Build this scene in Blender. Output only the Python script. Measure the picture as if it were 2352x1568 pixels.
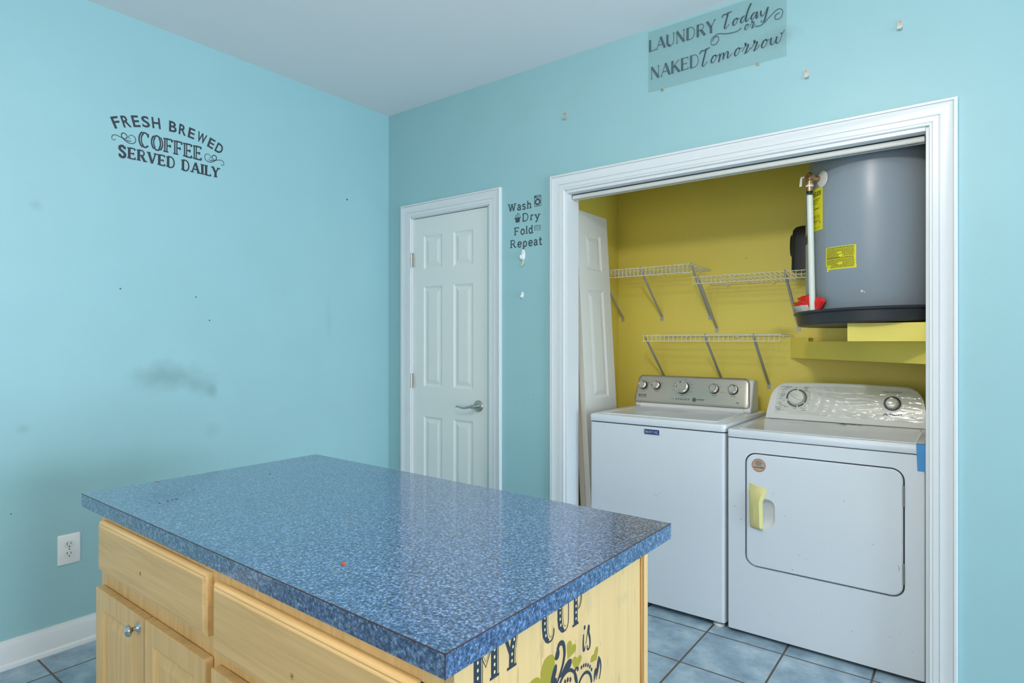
import bpy, bmesh, math, random
from math import sin, cos, pi, radians, sqrt, atan2
from mathutils import Vector, noise

# ------------------------------------------------------------------ clear
for o in list(bpy.data.objects):
    bpy.data.objects.remove(o, do_unlink=True)
sc = bpy.context.scene
col = sc.collection
random.seed(4)

# ------------------------------------------------------------------ camera
cd = bpy.data.cameras.new('camera')
cam = bpy.data.objects.new('camera', cd)
col.objects.link(cam)
cam.location = (3.017, -2.643, 1.280)
cam.rotation_euler = (radians(90), 0, radians(37.26))
cd.sensor_width = 36.0
cd.lens = 1390.0 / 2352.0 * 36.0
cd.clip_start = 0.05
sc.camera = cam

# ------------------------------------------------------------------ world, lights, exposure
H = 2.74           # ceiling height
XR = 8.50          # right wall
YF = -6.0          # the room runs on behind the camera to here
world = bpy.data.worlds.new('world')
sc.world = world
world.use_nodes = True
bg = world.node_tree.nodes['Background']
bg.inputs[0].default_value = (1.0, 0.96, 0.90, 1)
bg.inputs[1].default_value = 0.30


def area(name, loc, rot, sx, sy, power, color, shape='RECTANGLE'):
    l = bpy.data.lights.new(name, 'AREA')
    l.shape = shape
    l.size = sx
    l.size_y = sy
    l.energy = power
    l.color = color
    o = bpy.data.objects.new(name, l)
    col.objects.link(o)
    o.location = loc
    o.rotation_euler = rot
    return o


# daylight through the tall glazed patio door in the right wall
area('window_daylight', (XR + 0.10, -1.80, 1.06), (0, radians(90), 0), 1.9, 2.7, 285, (0.66, 0.84, 1.0))
# added fill light behind the camera to brighten the drawers, back wall and closet
area('rear_fill_light', (2.6, YF + 0.4, 1.25), (radians(90), 0, 0), 2.6, 1.5, 36, (1.0, 0.95, 0.86))
# globe lamp under the ceiling in front of the laundry closet
lamp = bpy.data.lights.new('ceiling_lamp_light', 'POINT')
lamp.energy = 50
lamp.color = (1.0, 0.95, 0.88)
lamp.shadow_soft_size = 0.09
lamp_o = bpy.data.objects.new('ceiling_lamp_light', lamp)
col.objects.link(lamp_o)
lamp_o.location = (2.60, -1.95, 2.38)

sc.view_settings.view_transform = 'Standard'
sc.view_settings.look = 'None'
sc.view_settings.exposure = 0.14
sc.view_settings.gamma = 1.0
sc.view_settings.use_curve_mapping = False

# ------------------------------------------------------------------ materials
MATS = {}


def lin(r, g, b):
    f = lambda c: (c / 255 / 12.92) if c / 255 <= 0.04045 else ((c / 255 + 0.055) / 1.055) ** 2.4
    return (f(r), f(g), f(b), 1)


def mat(name, color, rough=0.5, metal=0.0, spec=0.5, bump=0.0, bscale=300, coat=0.0):
    m = bpy.data.materials.new(name)
    m.use_nodes = True
    nt = m.node_tree
    p = nt.nodes['Principled BSDF']
    p.inputs['Base Color'].default_value = color
    p.inputs['Roughness'].default_value = rough
    p.inputs['Metallic'].default_value = metal
    p.inputs['Specular IOR Level'].default_value = spec
    p.inputs['Coat Weight'].default_value = coat
    if bump > 0:
        tc = nt.nodes.new('ShaderNodeTexCoord')
        n = nt.nodes.new('ShaderNodeTexNoise')
        n.inputs['Scale'].default_value = bscale
        n.inputs['Detail'].default_value = 2
        b = nt.nodes.new('ShaderNodeBump')
        b.inputs['Strength'].default_value = bump
        b.inputs['Distance'].default_value = 0.002
        nt.links.new(tc.outputs['Object'], n.inputs['Vector'])
        nt.links.new(n.outputs['Fac'], b.inputs['Height'])
        nt.links.new(b.outputs['Normal'], p.inputs['Normal'])
    MATS[name] = m
    return m


def nodes_of(m):
    nt = m.node_tree
    return nt, nt.nodes['Principled BSDF']


def new(nt, t, **kw):
    n = nt.nodes.new('ShaderNode' + t)
    for k, v in kw.items():
        if k in n.inputs:
            n.inputs[k].default_value = v
        else:
            setattr(n, k, v)
    return n


def mixrgb(nt, fac, a, b, blend='MIX'):
    n = nt.nodes.new('ShaderNodeMix')
    n.data_type = 'RGBA'
    n.blend_type = blend
    for idx, v in ((0, fac), (6, a), (7, b)):
        if hasattr(v, 'is_output'):
            nt.links.new(v, n.inputs[idx])
        else:
            n.inputs[idx].default_value = v
    return n.outputs[2]


def math_(nt, op, a, b=None, clamp=False):
    n = nt.nodes.new('ShaderNodeMath')
    n.operation = op
    n.use_clamp = clamp
    for idx, v in ((0, a), (1, b)):
        if v is None:
            continue
        if hasattr(v, 'is_output'):
            nt.links.new(v, n.inputs[idx])
        else:
            n.inputs[idx].default_value = v
    return n.outputs[0]


def ramp(nt, fac, stops):
    n = nt.nodes.new('ShaderNodeValToRGB')
    e = n.color_ramp.elements
    while len(e) < len(stops):
        e.new(0.5)
    for el, (p, c) in zip(e, stops):
        el.position = p
        el.color = c
    nt.links.new(fac, n.inputs[0])
    return n.outputs[0]


def spot_mask(nt, coord, center, size, noise_out=None, amt=0.0):
    """soft blob of its own shape around a point of the wall"""
    mp = new(nt, 'Mapping')
    mp.vector_type = 'POINT'
    mp.inputs['Location'].default_value = [-c / s for c, s in zip(center, size)]
    mp.inputs['Scale'].default_value = [1 / s for s in size]
    nt.links.new(coord, mp.inputs['Vector'])
    ln = nt.nodes.new('ShaderNodeVectorMath')
    ln.operation = 'LENGTH'
    nt.links.new(mp.outputs[0], ln.inputs[0])
    d = ln.outputs['Value']
    if noise_out is not None:
        d = math_(nt, 'ADD', d, math_(nt, 'MULTIPLY', math_(nt, 'SUBTRACT', noise_out, 0.5), amt))
    return math_(nt, 'SUBTRACT', 1.0, d, True)


def wall_paint(name, color, spots=(), dots=(), flecks=False):
    m = mat(name, color, 0.42, 0, 0.4, 0.10, 180)
    nt, p = nodes_of(m)
    tc = new(nt, 'TexCoord')
    n = new(nt, 'TexNoise', Scale=3.0, Detail=4)
    nt.links.new(tc.outputs['Object'], n.inputs['Vector'])
    dark = tuple(c * 0.975 for c in color[:3]) + (1,)
    lite = tuple(min(1, c * 1.015) for c in color[:3]) + (1,)
    c = ramp(nt, n.outputs['Fac'], [(0.3, dark), (0.7, lite)])
    n2 = new(nt, 'TexNoise', Scale=14.0, Detail=3)
    nt.links.new(tc.outputs['Object'], n2.inputs['Vector'])
    for (cen, size, colr, s) in spots:
        k = spot_mask(nt, tc.outputs['Object'], cen, size, n2.outputs['Fac'], 0.9)
        c = mixrgb(nt, math_(nt, 'MULTIPLY', k, s), c, colr)
    for (cen, r, colr) in dots:
        k = spot_mask(nt, tc.outputs['Object'], cen, (r, r, r))
        c = mixrgb(nt, math_(nt, 'GREATER_THAN', k, 0.2), c, colr)
    if flecks:
        n3 = new(nt, 'TexNoise', Scale=70.0, Detail=2)
        nt.links.new(tc.outputs['Object'], n3.inputs['Vector'])
        sep = new(nt, 'SeparateXYZ')
        nt.links.new(tc.outputs['Object'], sep.inputs[0])
        low = math_(nt, 'MULTIPLY', math_(nt, 'SUBTRACT', 0.75, sep.outputs['Z'], True), 1.6, True)
        k = math_(nt, 'MULTIPLY', math_(nt, 'GREATER_THAN', n3.outputs['Fac'], 0.70), low)
        c = mixrgb(nt, math_(nt, 'MULTIPLY', k, 0.35), c, lin(190, 215, 160))
    nt.links.new(c, p.inputs['Base Color'])
    return m


CYAN = (0.325, 0.545, 0.575, 1)
nail = lin(70, 55, 45)
smoke = lin(105, 130, 128)
wall_paint('left_wall_paint', CYAN,
           spots=[((0, -1.36, 1.115), (0.3, 0.19, 0.085), smoke, 0.5), ((0, -1.20, 1.07), (0.3, 0.10, 0.075), smoke, 0.35),
                  ((0, -1.15, 1.03), (0.3, 0.035, 0.05), smoke, 0.35), ((0, -1.86, 1.83), (0.3, 0.03, 0.03), smoke, 0.3),
                  ((0, -0.46, 1.42), (0.3, 0.03, 0.13), lin(120, 165, 172), 0.25), ((0, -1.90, 0.93), (0.3, 0.03, 0.03), smoke, 0.3),
                  ((0, -1.15, 0.84), (0.3, 0.06, 0.05), smoke, 0.15)],
           dots=[((0, -0.329, 2.14), 0.0065, nail), ((0, -1.555, 1.515), 0.0042, nail), ((0, -1.225, 1.497), 0.0042, nail),
                 ((0, -1.160, 1.385), 0.0042, nail), ((0, -1.94, 0.60), 0.0035, lin(90, 110, 40))], flecks=True)
wall_paint('back_wall_paint', CYAN,
           spots=[((2.38, 0, 2.53), (0.10, 0.3, 0.05), smoke, 0.35)],
           dots=[((1.15, 0, 0.97), 0.0025, nail)])
YEL = (0.88, 0.74, 0.145, 1)
wall_paint('closet_yellow_paint', YEL,
           spots=[((2.20, 0.88, 1.335), (0.09, 0.2, 0.03), lin(80, 70, 30), 0.3),],
           dots=[((2.0, 0.88, 1.75), 0.003, lin(120, 90, 40)), ((2.235, 0.84, 1.22), 0.006, lin(60, 50, 20))])
ceil_m = mat('ceiling_paint', (0.84, 0.82, 0.82, 1), 0.9, 0, 0.2, 0.25, 120)
trim_m = mat('trim_white', (0.72, 0.74, 0.75, 1), 0.32, 0, 0.5)
door_m = mat('door_white', (0.74, 0.77, 0.74, 1), 0.36, 0, 0.5, 0.05, 90)
bif_m = mat('bifold_white', (0.72, 0.71, 0.66, 1), 0.4, 0, 0.5)
enamel = mat('white_enamel', (0.70, 0.73, 0.77, 1), 0.22, 0, 0.5, 0.03, 700, 0.3)
enamel2 = mat('white_plastic', (0.78, 0.79, 0.77, 1), 0.3, 0, 0.5)
groove_m = mat('groove_shadow_grey', (0.16, 0.18, 0.21, 1), 0.7)
hinge_m = mat('hinge_grey', (0.20, 0.23, 0.21, 1), 0.4, 0.4)
scuff_m = mat('scuff_grey', (0.26, 0.28, 0.28, 1), 0.6)
dark_gap = mat('dark_gap', (0.045, 0.05, 0.06, 1), 0.7)
black_pl = mat('black_plastic', (0.007, 0.007, 0.008, 1), 0.45)
pan_m = mat('drain_pan_plastic', (0.028, 0.032, 0.038, 1), 0.42)
steel = mat('brushed_steel', (0.50, 0.47, 0.40, 1), 0.36, 0.8)
chrome = mat('chrome', (0.50, 0.51, 0.52, 1), 0.14, 1)
rim_m = mat('bright_rim', (0.78, 0.78, 0.78, 1), 0.16, 1)
nickel = mat('satin_nickel', (0.50, 0.48, 0.44, 1), 0.30, 1)
brass = mat('brass', (0.48, 0.30, 0.14, 1), 0.38, 0.9)
zinc = mat('zinc_brace', (0.50, 0.50, 0.47, 1), 0.45, 0.25)
wire_m = mat('vinyl_wire', (0.80, 0.78, 0.68, 1), 0.35)
pvc = mat('white_pipe', (0.80, 0.82, 0.74, 1), 0.3)
tank_m = mat('tank_grey', (0.285, 0.335, 0.385, 1), 0.33, 0.0, 0.5, 0.03, 300)
panel_grey = mat('panel_grey', (0.36, 0.39, 0.40, 1), 0.4, 0.2)
yel_label = mat('yellow_label', (0.83, 0.76, 0.015, 1), 0.5)
ink = mat('label_ink', (0.10, 0.09, 0.02, 1), 0.7)
decal = mat('decal_charcoal', (0.025, 0.032, 0.045, 1), 0.55)
decal_soft = mat('decal_grey', (0.05, 0.075, 0.085, 1), 0.6)
sign_ink = mat('sign_ink', (0.03, 0.055, 0.075, 1), 0.5)
white_dot = mat('cream_dot', lin(232, 212, 172), 0.5)
olive = mat('olive_vinyl', (0.40, 0.30, 0.018, 1), 0.45)
blue_tape_m = mat('painter_tape_blue', (0.075, 0.30, 0.62, 1), 0.6)
mask_tape = mat('masking_tape_yellow', (0.70, 0.62, 0.26, 1), 0.45, 0, 0.4, 0.12, 120)
red_m = mat('red_plastic', (0.72, 0.015, 0.012, 1), 0.25)
paper_m = mat('white_paper', (0.70, 0.71, 0.66, 1), 0.6)
navy = mat('navy_print', (0.018, 0.022, 0.11, 1), 0.45)
grey_print = mat('grey_print', (0.10, 0.105, 0.10, 1), 0.5)
orange_print = mat('orange_print', (0.55, 0.18, 0.03, 1), 0.5)
badge_blue = mat('badge_blue', (0.018, 0.030, 0.16, 1), 0.3)
silver_print = mat('silver_print', (0.62, 0.64, 0.68, 1), 0.3, 0.3)
tan_st = mat('sticker_tan', (0.44, 0.35, 0.24, 1), 0.5)
red_ring = mat('sticker_red', (0.52, 0.06, 0.05, 1), 0.5)
seam_br = mat('laminate_seam', (0.065, 0.028, 0.022, 1), 0.5)
rust_m = mat('rust', (0.22, 0.15, 0.08, 1), 0.8)
crumb_m = mat('crumb_red', (0.45, 0.07, 0.02, 1), 0.6)
adh = mat('adhesive_strip', (0.66, 0.66, 0.40, 1), 0.5)
outlet_w = mat('outlet_white', (0.80, 0.80, 0.80, 1), 0.3)
outlet_f = mat('outlet_face', (0.70, 0.72, 0.68, 1), 0.35)

# clear film / acrylic
def clear(name, alpha, rough, tint=(1, 1, 1, 1)):
    m = bpy.data.materials.new(name)
    m.use_nodes = True
    nt = m.node_tree
    out = nt.nodes['Material Output']
    nt.nodes.remove(nt.nodes['Principled BSDF'])
    t = new(nt, 'BsdfTransparent', Color=tint)
    g = new(nt, 'BsdfGlossy', Roughness=rough)
    mx = new(nt, 'MixShader', Fac=alpha)
    nt.links.new(t.outputs[0], mx.inputs[1])
    nt.links.new(g.outputs[0], mx.inputs[2])
    nt.links.new(mx.outputs[0], out.inputs[0])
    MATS[name] = m
    return m


film_m = clear('clear_film', 0.10, 0.08, (0.97, 0.97, 0.94, 1))
acrylic = clear('clear_acrylic', 0.04, 0.06, (0.955, 0.965, 0.96, 1))
pane_m = clear('window_glass', 0.05, 0.02)


def wood(name, base, dark, axis, contrast=0.6, knots=False):
    m = mat(name, base, 0.42, 0, 0.4)
    nt, p = nodes_of(m)
    tc = new(nt, 'TexCoord')
    mp = new(nt, 'Mapping')
    s = {'x': (1.6, 30, 30), 'z': (30, 30, 1.6)}[axis]
    mp.inputs['Scale'].default_value = s
    nt.links.new(tc.outputs['Object'], mp.inputs['Vector'])
    n = new(nt, 'TexNoise', Scale=1.6, Detail=5, Distortion=0.8)
    nt.links.new(mp.outputs[0], n.inputs['Vector'])
    mp2 = new(nt, 'Mapping')
    s2 = {'x': (4, 320, 320), 'z': (320, 320, 4)}[axis]
    mp2.inputs['Scale'].default_value = s2
    nt.links.new(tc.outputs['Object'], mp2.inputs['Vector'])
    n2 = new(nt, 'TexNoise', Scale=1.0, Detail=2)
    nt.links.new(mp2.outputs[0], n2.inputs['Vector'])
    f = math_(nt, 'ADD', math_(nt, 'MULTIPLY', n.outputs['Fac'], 0.75), math_(nt, 'MULTIPLY', n2.outputs['Fac'], 0.25))
    c = ramp(nt, f, [(0.34, dark), (0.60, base)])
    c = mixrgb(nt, contrast, base, c)
    if knots:
        n3 = new(nt, 'TexNoise', Scale=9.0, Detail=3)
        nt.links.new(tc.outputs['Object'], n3.inputs['Vector'])
        k = math_(nt, 'MULTIPLY', math_(nt, 'SUBTRACT', n3.outputs['Fac'], 0.60, True), 4.0, True)
        c = mixrgb(nt, math_(nt, 'MULTIPLY', k, 0.55), c, lin(150, 140, 120))
        w = new(nt, 'TexWave', Scale=3.0, Distortion=9.0, Detail=2)
        w.inputs['Detail Scale'].default_value = 1.2
        mp3 = new(nt, 'Mapping')
        mp3.inputs['Scale'].default_value = (1, 9, 1.3)
        nt.links.new(tc.outputs['Object'], mp3.inputs['Vector'])
        nt.links.new(mp3.outputs[0], w.inputs['Vector'])
        l = math_(nt, 'GREATER_THAN', w.outputs['Fac'], 0.965)
        c = mixrgb(nt, math_(nt, 'MULTIPLY', l, 0.35), c, lin(165, 130, 80))
    nt.links.new(c, p.inputs['Base Color'])
    return m


WB = lin(230, 190, 130)
WD = lin(200, 158, 96)
wood_v = wood('maple_vertical', WB, WD, 'z', 0.6)
wood_h = wood('maple_horizontal', WB, WD, 'x', 0.6)
wood_side = wood('maple_side_panel', lin(236, 194, 134), lin(224, 178, 114), 'z', 0.5, True)
wood_dark = wood('maple_trim_stain', lin(186, 136, 72), lin(140, 92, 40), 'z', 0.7)


def counter_material():
    m = mat('blue_laminate', (0.2, 0.3, 0.5, 1), 0.28, 0, 0.8, 0, 300, 0.8)
    nt, p = nodes_of(m)
    tc = new(nt, 'TexCoord')
    n = new(nt, 'TexNoise', Scale=170.0, Detail=3, Roughness=0.65)
    nt.links.new(tc.outputs['Object'], n.inputs['Vector'])
    c = ramp(nt, n.outputs['Fac'], [(0.33, lin(20, 38, 70)), (0.46, lin(52, 78, 116)), (0.56, lin(82, 112, 152)), (0.72, lin(150, 178, 208))])
    n2 = new(nt, 'TexNoise', Scale=420.0, Detail=1)
    nt.links.new(tc.outputs['Object'], n2.inputs['Vector'])
    k = math_(nt, 'MULTIPLY', math_(nt, 'GREATER_THAN', n2.outputs['Fac'], 0.735), 0.75)
    c = mixrgb(nt, k, c, lin(205, 220, 235))
    n3 = new(nt, 'TexNoise', Scale=120.0, Detail=0)
    mp = new(nt, 'Mapping')
    mp.inputs['Location'].default_value = (5.3, 1.7, 9.1)
    nt.links.new(tc.outputs['Object'], mp.inputs['Vector'])
    nt.links.new(mp.outputs[0], n3.inputs['Vector'])
    k = math_(nt, 'MULTIPLY', math_(nt, 'GREATER_THAN', n3.outputs['Fac'], 0.80), 0.7)
    c = mixrgb(nt, k, c, lin(150, 140, 95))
    nt.links.new(c, p.inputs['Base Color'])
    return m


counter_m = counter_material()


def floor_material():
    m = mat('floor_tile', (0.4, 0.45, 0.5, 1), 0.34, 0, 0.45)
    nt, p = nodes_of(m)
    tc = new(nt, 'TexCoord')
    mp = new(nt, 'Mapping')
    mp.inputs['Location'].default_value = (-0.195, 0.0, 0)
    nt.links.new(tc.outputs['Object'], mp.inputs['Vector'])
    b = new(nt, 'TexBrick', Scale=1.0)
    b.offset = 0
    b.inputs['Brick Width'].default_value = 0.315
    b.inputs['Row Height'].default_value = 0.31
    b.inputs['Mortar Size'].default_value = 0.0042
    b.inputs['Mortar Smooth'].default_value = 0.1
    nt.links.new(mp.outputs[0], b.inputs['Vector'])
    n = new(nt, 'TexNoise', Scale=9.0, Detail=7, Roughness=0.62)
    nt.links.new(tc.outputs['Object'], n.inputs['Vector'])
    c = ramp(nt, n.outputs['Fac'], [(0.30, lin(118, 140, 156)), (0.50, lin(150, 172, 186)), (0.72, lin(186, 203, 210))])
    c = mixrgb(nt, b.outputs['Fac'], c, lin(92, 78, 62))
    nt.links.new(c, p.inputs['Base Color'])
    bp = new(nt, 'Bump', Strength=0.5, Distance=0.003)
    bp.invert = True
    nt.links.new(b.outputs['Fac'], bp.inputs['Height'])
    nt.links.new(bp.outputs['Normal'], p.inputs['Normal'])
    return m


floor_m = floor_material()

# ------------------------------------------------------------------ mesh helpers
LOC = {}


class MB:
    def __init__(self):
        self.v = []
        self.f = []

    def add(self, vs, fs):
        b = len(self.v)
        self.v += [tuple(p) for p in vs]
        self.f += [tuple(b + i for i in q) for q in fs]
        return self

    def box(self, x0, x1, y0, y1, z0, z1):
        vs = [(x, y, z) for x in (x0, x1) for y in (y0, y1) for z in (z0, z1)]
        return self.add(vs, [(0, 1, 3, 2), (4, 6, 7, 5), (0, 4, 5, 1), (2, 3, 7, 6), (0, 2, 6, 4), (1, 5, 7, 3)])

    def prism(self, poly, axis, a, b):
        """poly of 2-D points extruded along an axis; for x: (y,z), y: (x,z), z: (x,y)"""
        mk = {'x': lambda p, t: (t, p[0], p[1]), 'y': lambda p, t: (p[0], t, p[1]), 'z': lambda p, t: (p[0], p[1], t)}[axis]
        n = len(poly)
        vs = [mk(p, a) for p in poly] + [mk(p, b) for p in poly]
        fs = [(i, (i + 1) % n, n + (i + 1) % n, n + i) for i in range(n)]
        fs += [tuple(range(n))[::-1], tuple(range(n, 2 * n))]
        return self.add(vs, fs)

    def loft(self, rings, close=True, cap=True):
        n = len(rings[0])
        vs = [p for r in rings for p in r]
        fs = []
        for k in range(len(rings) - 1):
            for i in range(n if close else n - 1):
                j = (i + 1) % n
                fs.append((k * n + i, k * n + j, (k + 1) * n + j, (k + 1) * n + i))
        if cap:
            fs.append(tuple(range(n))[::-1])
            fs.append(tuple(range((len(rings) - 1) * n, len(rings) * n)))
        return self.add(vs, fs)

    def lathe(self, prof, c, d=(0, 0, 1), n=32, cap=True):
        """profile of (radius, distance along d) around axis d from c"""
        d = Vector(d).normalized()
        a = d.orthogonal().normalized()
        b = d.cross(a)
        c = Vector(c)
        rings = [[c + d * h + (a * cos(2 * pi * i / n) + b * sin(2 * pi * i / n)) * max(r, 1e-5) for i in range(n)] for r, h in prof]
        return self.loft(rings, True, cap)

    def tube(self, pts, r, n=8, closed=False):
        pts = [Vector(p) for p in pts]
        m = len(pts)
        rings = []
        up = None
        for i, p in enumerate(pts):
            if closed:
                t = (pts[(i + 1) % m] - pts[i - 1])
            else:
                t = pts[min(i + 1, m - 1)] - pts[max(i - 1, 0)]
            t.normalize()
            if up is None:
                up = t.orthogonal().normalized()
            up = (up - t * up.dot(t))
            up = up.normalized() if up.length > 1e-6 else t.orthogonal().normalized()
            b = t.cross(up)
            rr = r[i] if isinstance(r, (list, tuple)) else r
            rings.append([p + (up * cos(2 * pi * k / n) + b * sin(2 * pi * k / n)) * rr for k in range(n)])
        if closed:
            rings.append(rings[0])
            return self.loft(rings, True, False)
        return self.loft(rings)

    def build(self, name, material, parent=None, bevel=0.0, seg=2, smooth=True, angle=35, base=False):
        off = Vector((0, 0, 0))
        if base:
            xs = [p[0] for p in self.v]; ys = [p[1] for p in self.v]; zs = [p[2] for p in self.v]
            off = Vector(((min(xs) + max(xs)) / 2, (min(ys) + max(ys)) / 2, min(zs)))
        elif parent is not None:
            off = LOC.get(parent.name, Vector((0, 0, 0)))
        me = bpy.data.meshes.new(name)
        me.from_pydata([tuple(Vector(p) - off) for p in self.v], [], self.f)
        bm = bmesh.new()
        bm.from_mesh(me)
        bmesh.ops.remove_doubles(bm, verts=bm.verts, dist=1e-6)
        bmesh.ops.recalc_face_normals(bm, faces=bm.faces)
        bm.to_mesh(me)
        bm.free()
        me.materials.append(material)
        if smooth:
            me.polygons.foreach_set('use_smooth', [True] * len(me.polygons))
            me.set_sharp_from_angle(angle=radians(angle))
        o = bpy.data.objects.new(name, me)
        col.objects.link(o)
        if base:
            o.location = off
            LOC[o.name] = off
        if parent is not None:
            o.parent = parent
            LOC[o.name] = LOC.get(parent.name, Vector((0, 0, 0)))
        if bevel > 0:
            b = o.modifiers.new('bevel', 'BEVEL')
            b.width = bevel
            b.segments = seg
            b.limit_method = 'ANGLE'
            b.angle_limit = radians(32)
        return o


def thing(name, label, cat, loc, rz=0.0, group=None, local=False):
    o = bpy.data.objects.new(name, None)
    o.empty_display_size = 0.05
    col.objects.link(o)
    o.location = loc
    o.rotation_euler = (0, 0, rz)
    LOC[o.name] = Vector((0, 0, 0)) if local else Vector(loc)
    return tag(o, label, cat, group)


def tag(o, label, cat, group=None):
    o['label'] = label
    o['category'] = cat
    if group:
        o['group'] = group
    return o


def struct(o):
    o['kind'] = 'structure'
    return o


def lab(o, s):
    o['label'] = s
    return o


def copy_tree(o, parent=None):
    c = o.copy()
    col.objects.link(c)
    if parent is not None:
        c.parent = parent
    for ch in list(o.children):
        copy_tree(ch, c)
    return c


def rrect(x0, x1, z0, z1, r, n=6):
    """rounded rectangle outline; r one radius or (bl, br, tr, tl)"""
    if not isinstance(r, (tuple, list)):
        r = (r,) * 4
    out = []
    for (cx, cz, rr, a0) in ((x0 + r[0], z0 + r[0], r[0], 180), (x1 - r[1], z0 + r[1], r[1], 270),
                             (x1 - r[2], z1 - r[2], r[2], 0), (x0 + r[3], z1 - r[3], r[3], 90)):
        for i in range(n + 1):
            a = radians(a0 + 90 * i / n)
            out.append((cx + rr * cos(a), cz + rr * sin(a)))
    return out


def smoothp(pts, n=8, closed=False):
    """Catmull-Rom through 2-D or 3-D points"""
    P = [Vector(p) for p in pts]
    m = len(P)
    out = []
    for i in range(m if closed else m - 1):
        if closed:
            a, b, c, d = P[i - 1], P[i], P[(i + 1) % m], P[(i + 2) % m]
        else:
            a = P[i - 1] if i > 0 else P[i] * 2 - P[i + 1]
            b, c = P[i], P[i + 1]
            d = P[i + 2] if i + 2 < m else P[i + 1] * 2 - P[i]
        for k in range(n):
            t = k / n
            out.append(0.5 * ((2 * b) + (c - a) * t + (2 * a - 5 * b + 4 * c - d) * t * t + (3 * b - a - 3 * c + d) * t ** 3))
    if not closed:
        out.append(P[-1])
    return out


# ------------------------------------------------------------------ flat lettering helpers
class Surf:
    """flat lettering surface: a map (u, v) -> point and its outward normal"""
    def __init__(self, fn, n):
        self.fn, self.n = fn, Vector(n)

    def __call__(self, u, v):
        return Vector(self.fn(u, v))


def lifted(mb, mp):
    """every stroke lies a few microns above the one before it"""
    if not isinstance(mp, Surf):
        return mp
    mb.k = getattr(mb, 'k', 0) + 1
    d = mp.n * (mb.k * 7e-6)
    return lambda u, v: mp(u, v) + d


def ribbon(mb, pts, w, mp):
    """flat stroke along 2-D points (w one width or one per point), mapped to a surface by mp(u, v)"""
    P = [Vector((p[0], p[1])) for p in pts]
    mp = lifted(mb, mp)
    n = len(P)
    L, R = [], []
    for i in range(n):
        t = P[min(i + 1, n - 1)] - P[max(i - 1, 0)]
        if t.length < 1e-9:
            t = Vector((1, 0))
        t.normalize()
        nn = Vector((-t.y, t.x))
        ww = (w[i] if isinstance(w, (list, tuple)) else w) / 2
        L.append(P[i] + nn * ww)
        R.append(P[i] - nn * ww)
    mb.add([mp(p.x, p.y) for p in L] + [mp(p.x, p.y) for p in R], [(i, i + 1, n + i + 1, n + i) for i in range(n - 1)])


def disc(mb, c, rx, ry, mp, n=18):
    mp = lifted(mb, mp)
    mb.add([mp(c[0] + rx * cos(2 * pi * i / n), c[1] + ry * sin(2 * pi * i / n)) for i in range(n)], [tuple(range(n))])


def ring2(mb, c, r0, r1, mp, a0=0, a1=360, n=40, sx=1.0):
    A = [radians(a0 + (a1 - a0) * i / n) for i in range(n + 1)]
    mp = lifted(mb, mp)
    vs = [mp(c[0] + r0 * sx * cos(a), c[1] + r0 * sin(a)) for a in A] + [mp(c[0] + r1 * sx * cos(a), c[1] + r1 * sin(a)) for a in A]
    mb.add(vs, [(i, i + 1, n + 2 + i, n + 1 + i) for i in range(n)])


def poly2(mb, pts, mp):
    mp = lifted(mb, mp)
    mb.add([mp(p[0], p[1]) for p in pts], [tuple(range(len(pts)))])


def taper(n, a, b, c=None):
    """widths from a over b (middle) to c"""
    c = a if c is None else c
    return [(a + (b - a) * (i / (n - 1)) * 2) if i / (n - 1) < 0.5 else (b + (c - b) * (i / (n - 1) * 2 - 1)) for i in range(n)]


_tcache = {}


def text2d(body, size, bold=0.0, shear=0.0):
    k = (body, round(size, 5), bold, shear)
    if k in _tcache:
        return _tcache[k]
    cu = bpy.data.curves.new('letters', 'FONT')
    cu.body = body
    cu.size = size
    cu.shear = shear
    cu.offset = bold * size
    cu.resolution_u = 3
    o = bpy.data.objects.new('letters', cu)
    col.objects.link(o)
    dg = bpy.context.evaluated_depsgraph_get()
    dg.update()
    me = o.evaluated_get(dg).to_mesh()
    vs = [(v.co.x, v.co.y) for v in me.vertices]
    fs = [tuple(p.vertices) for p in me.polygons]
    o.evaluated_get(dg).to_mesh_clear()
    bpy.data.objects.remove(o)
    bpy.data.curves.remove(cu)
    _tcache[k] = (vs, fs)
    return vs, fs


def text(mb, body, x0, x1, y0, y1, mp, bold=0.0, shear=0.0):
    """built-in letters stretched into the box x0..x1, y0..y1 (cap height)"""
    vs, fs = text2d(body, 1.0, bold, shear)
    ax = min(p[0] for p in vs); bx = max(p[0] for p in vs)
    ay = min(p[1] for p in vs); by = max(p[1] for p in vs)
    mb.add([mp(x0 + (p[0] - ax) / (bx - ax) * (x1 - x0), y0 + (p[1] - ay) / (by - ay) * (y1 - y0)) for p in vs], fs)


def arcp(cx, cy, rx, ry, a0, a1, n=14):
    return [(cx + rx * cos(radians(a0 + (a1 - a0) * i / n)), cy + ry * sin(radians(a0 + (a1 - a0) * i / n))) for i in range(n + 1)]


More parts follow.
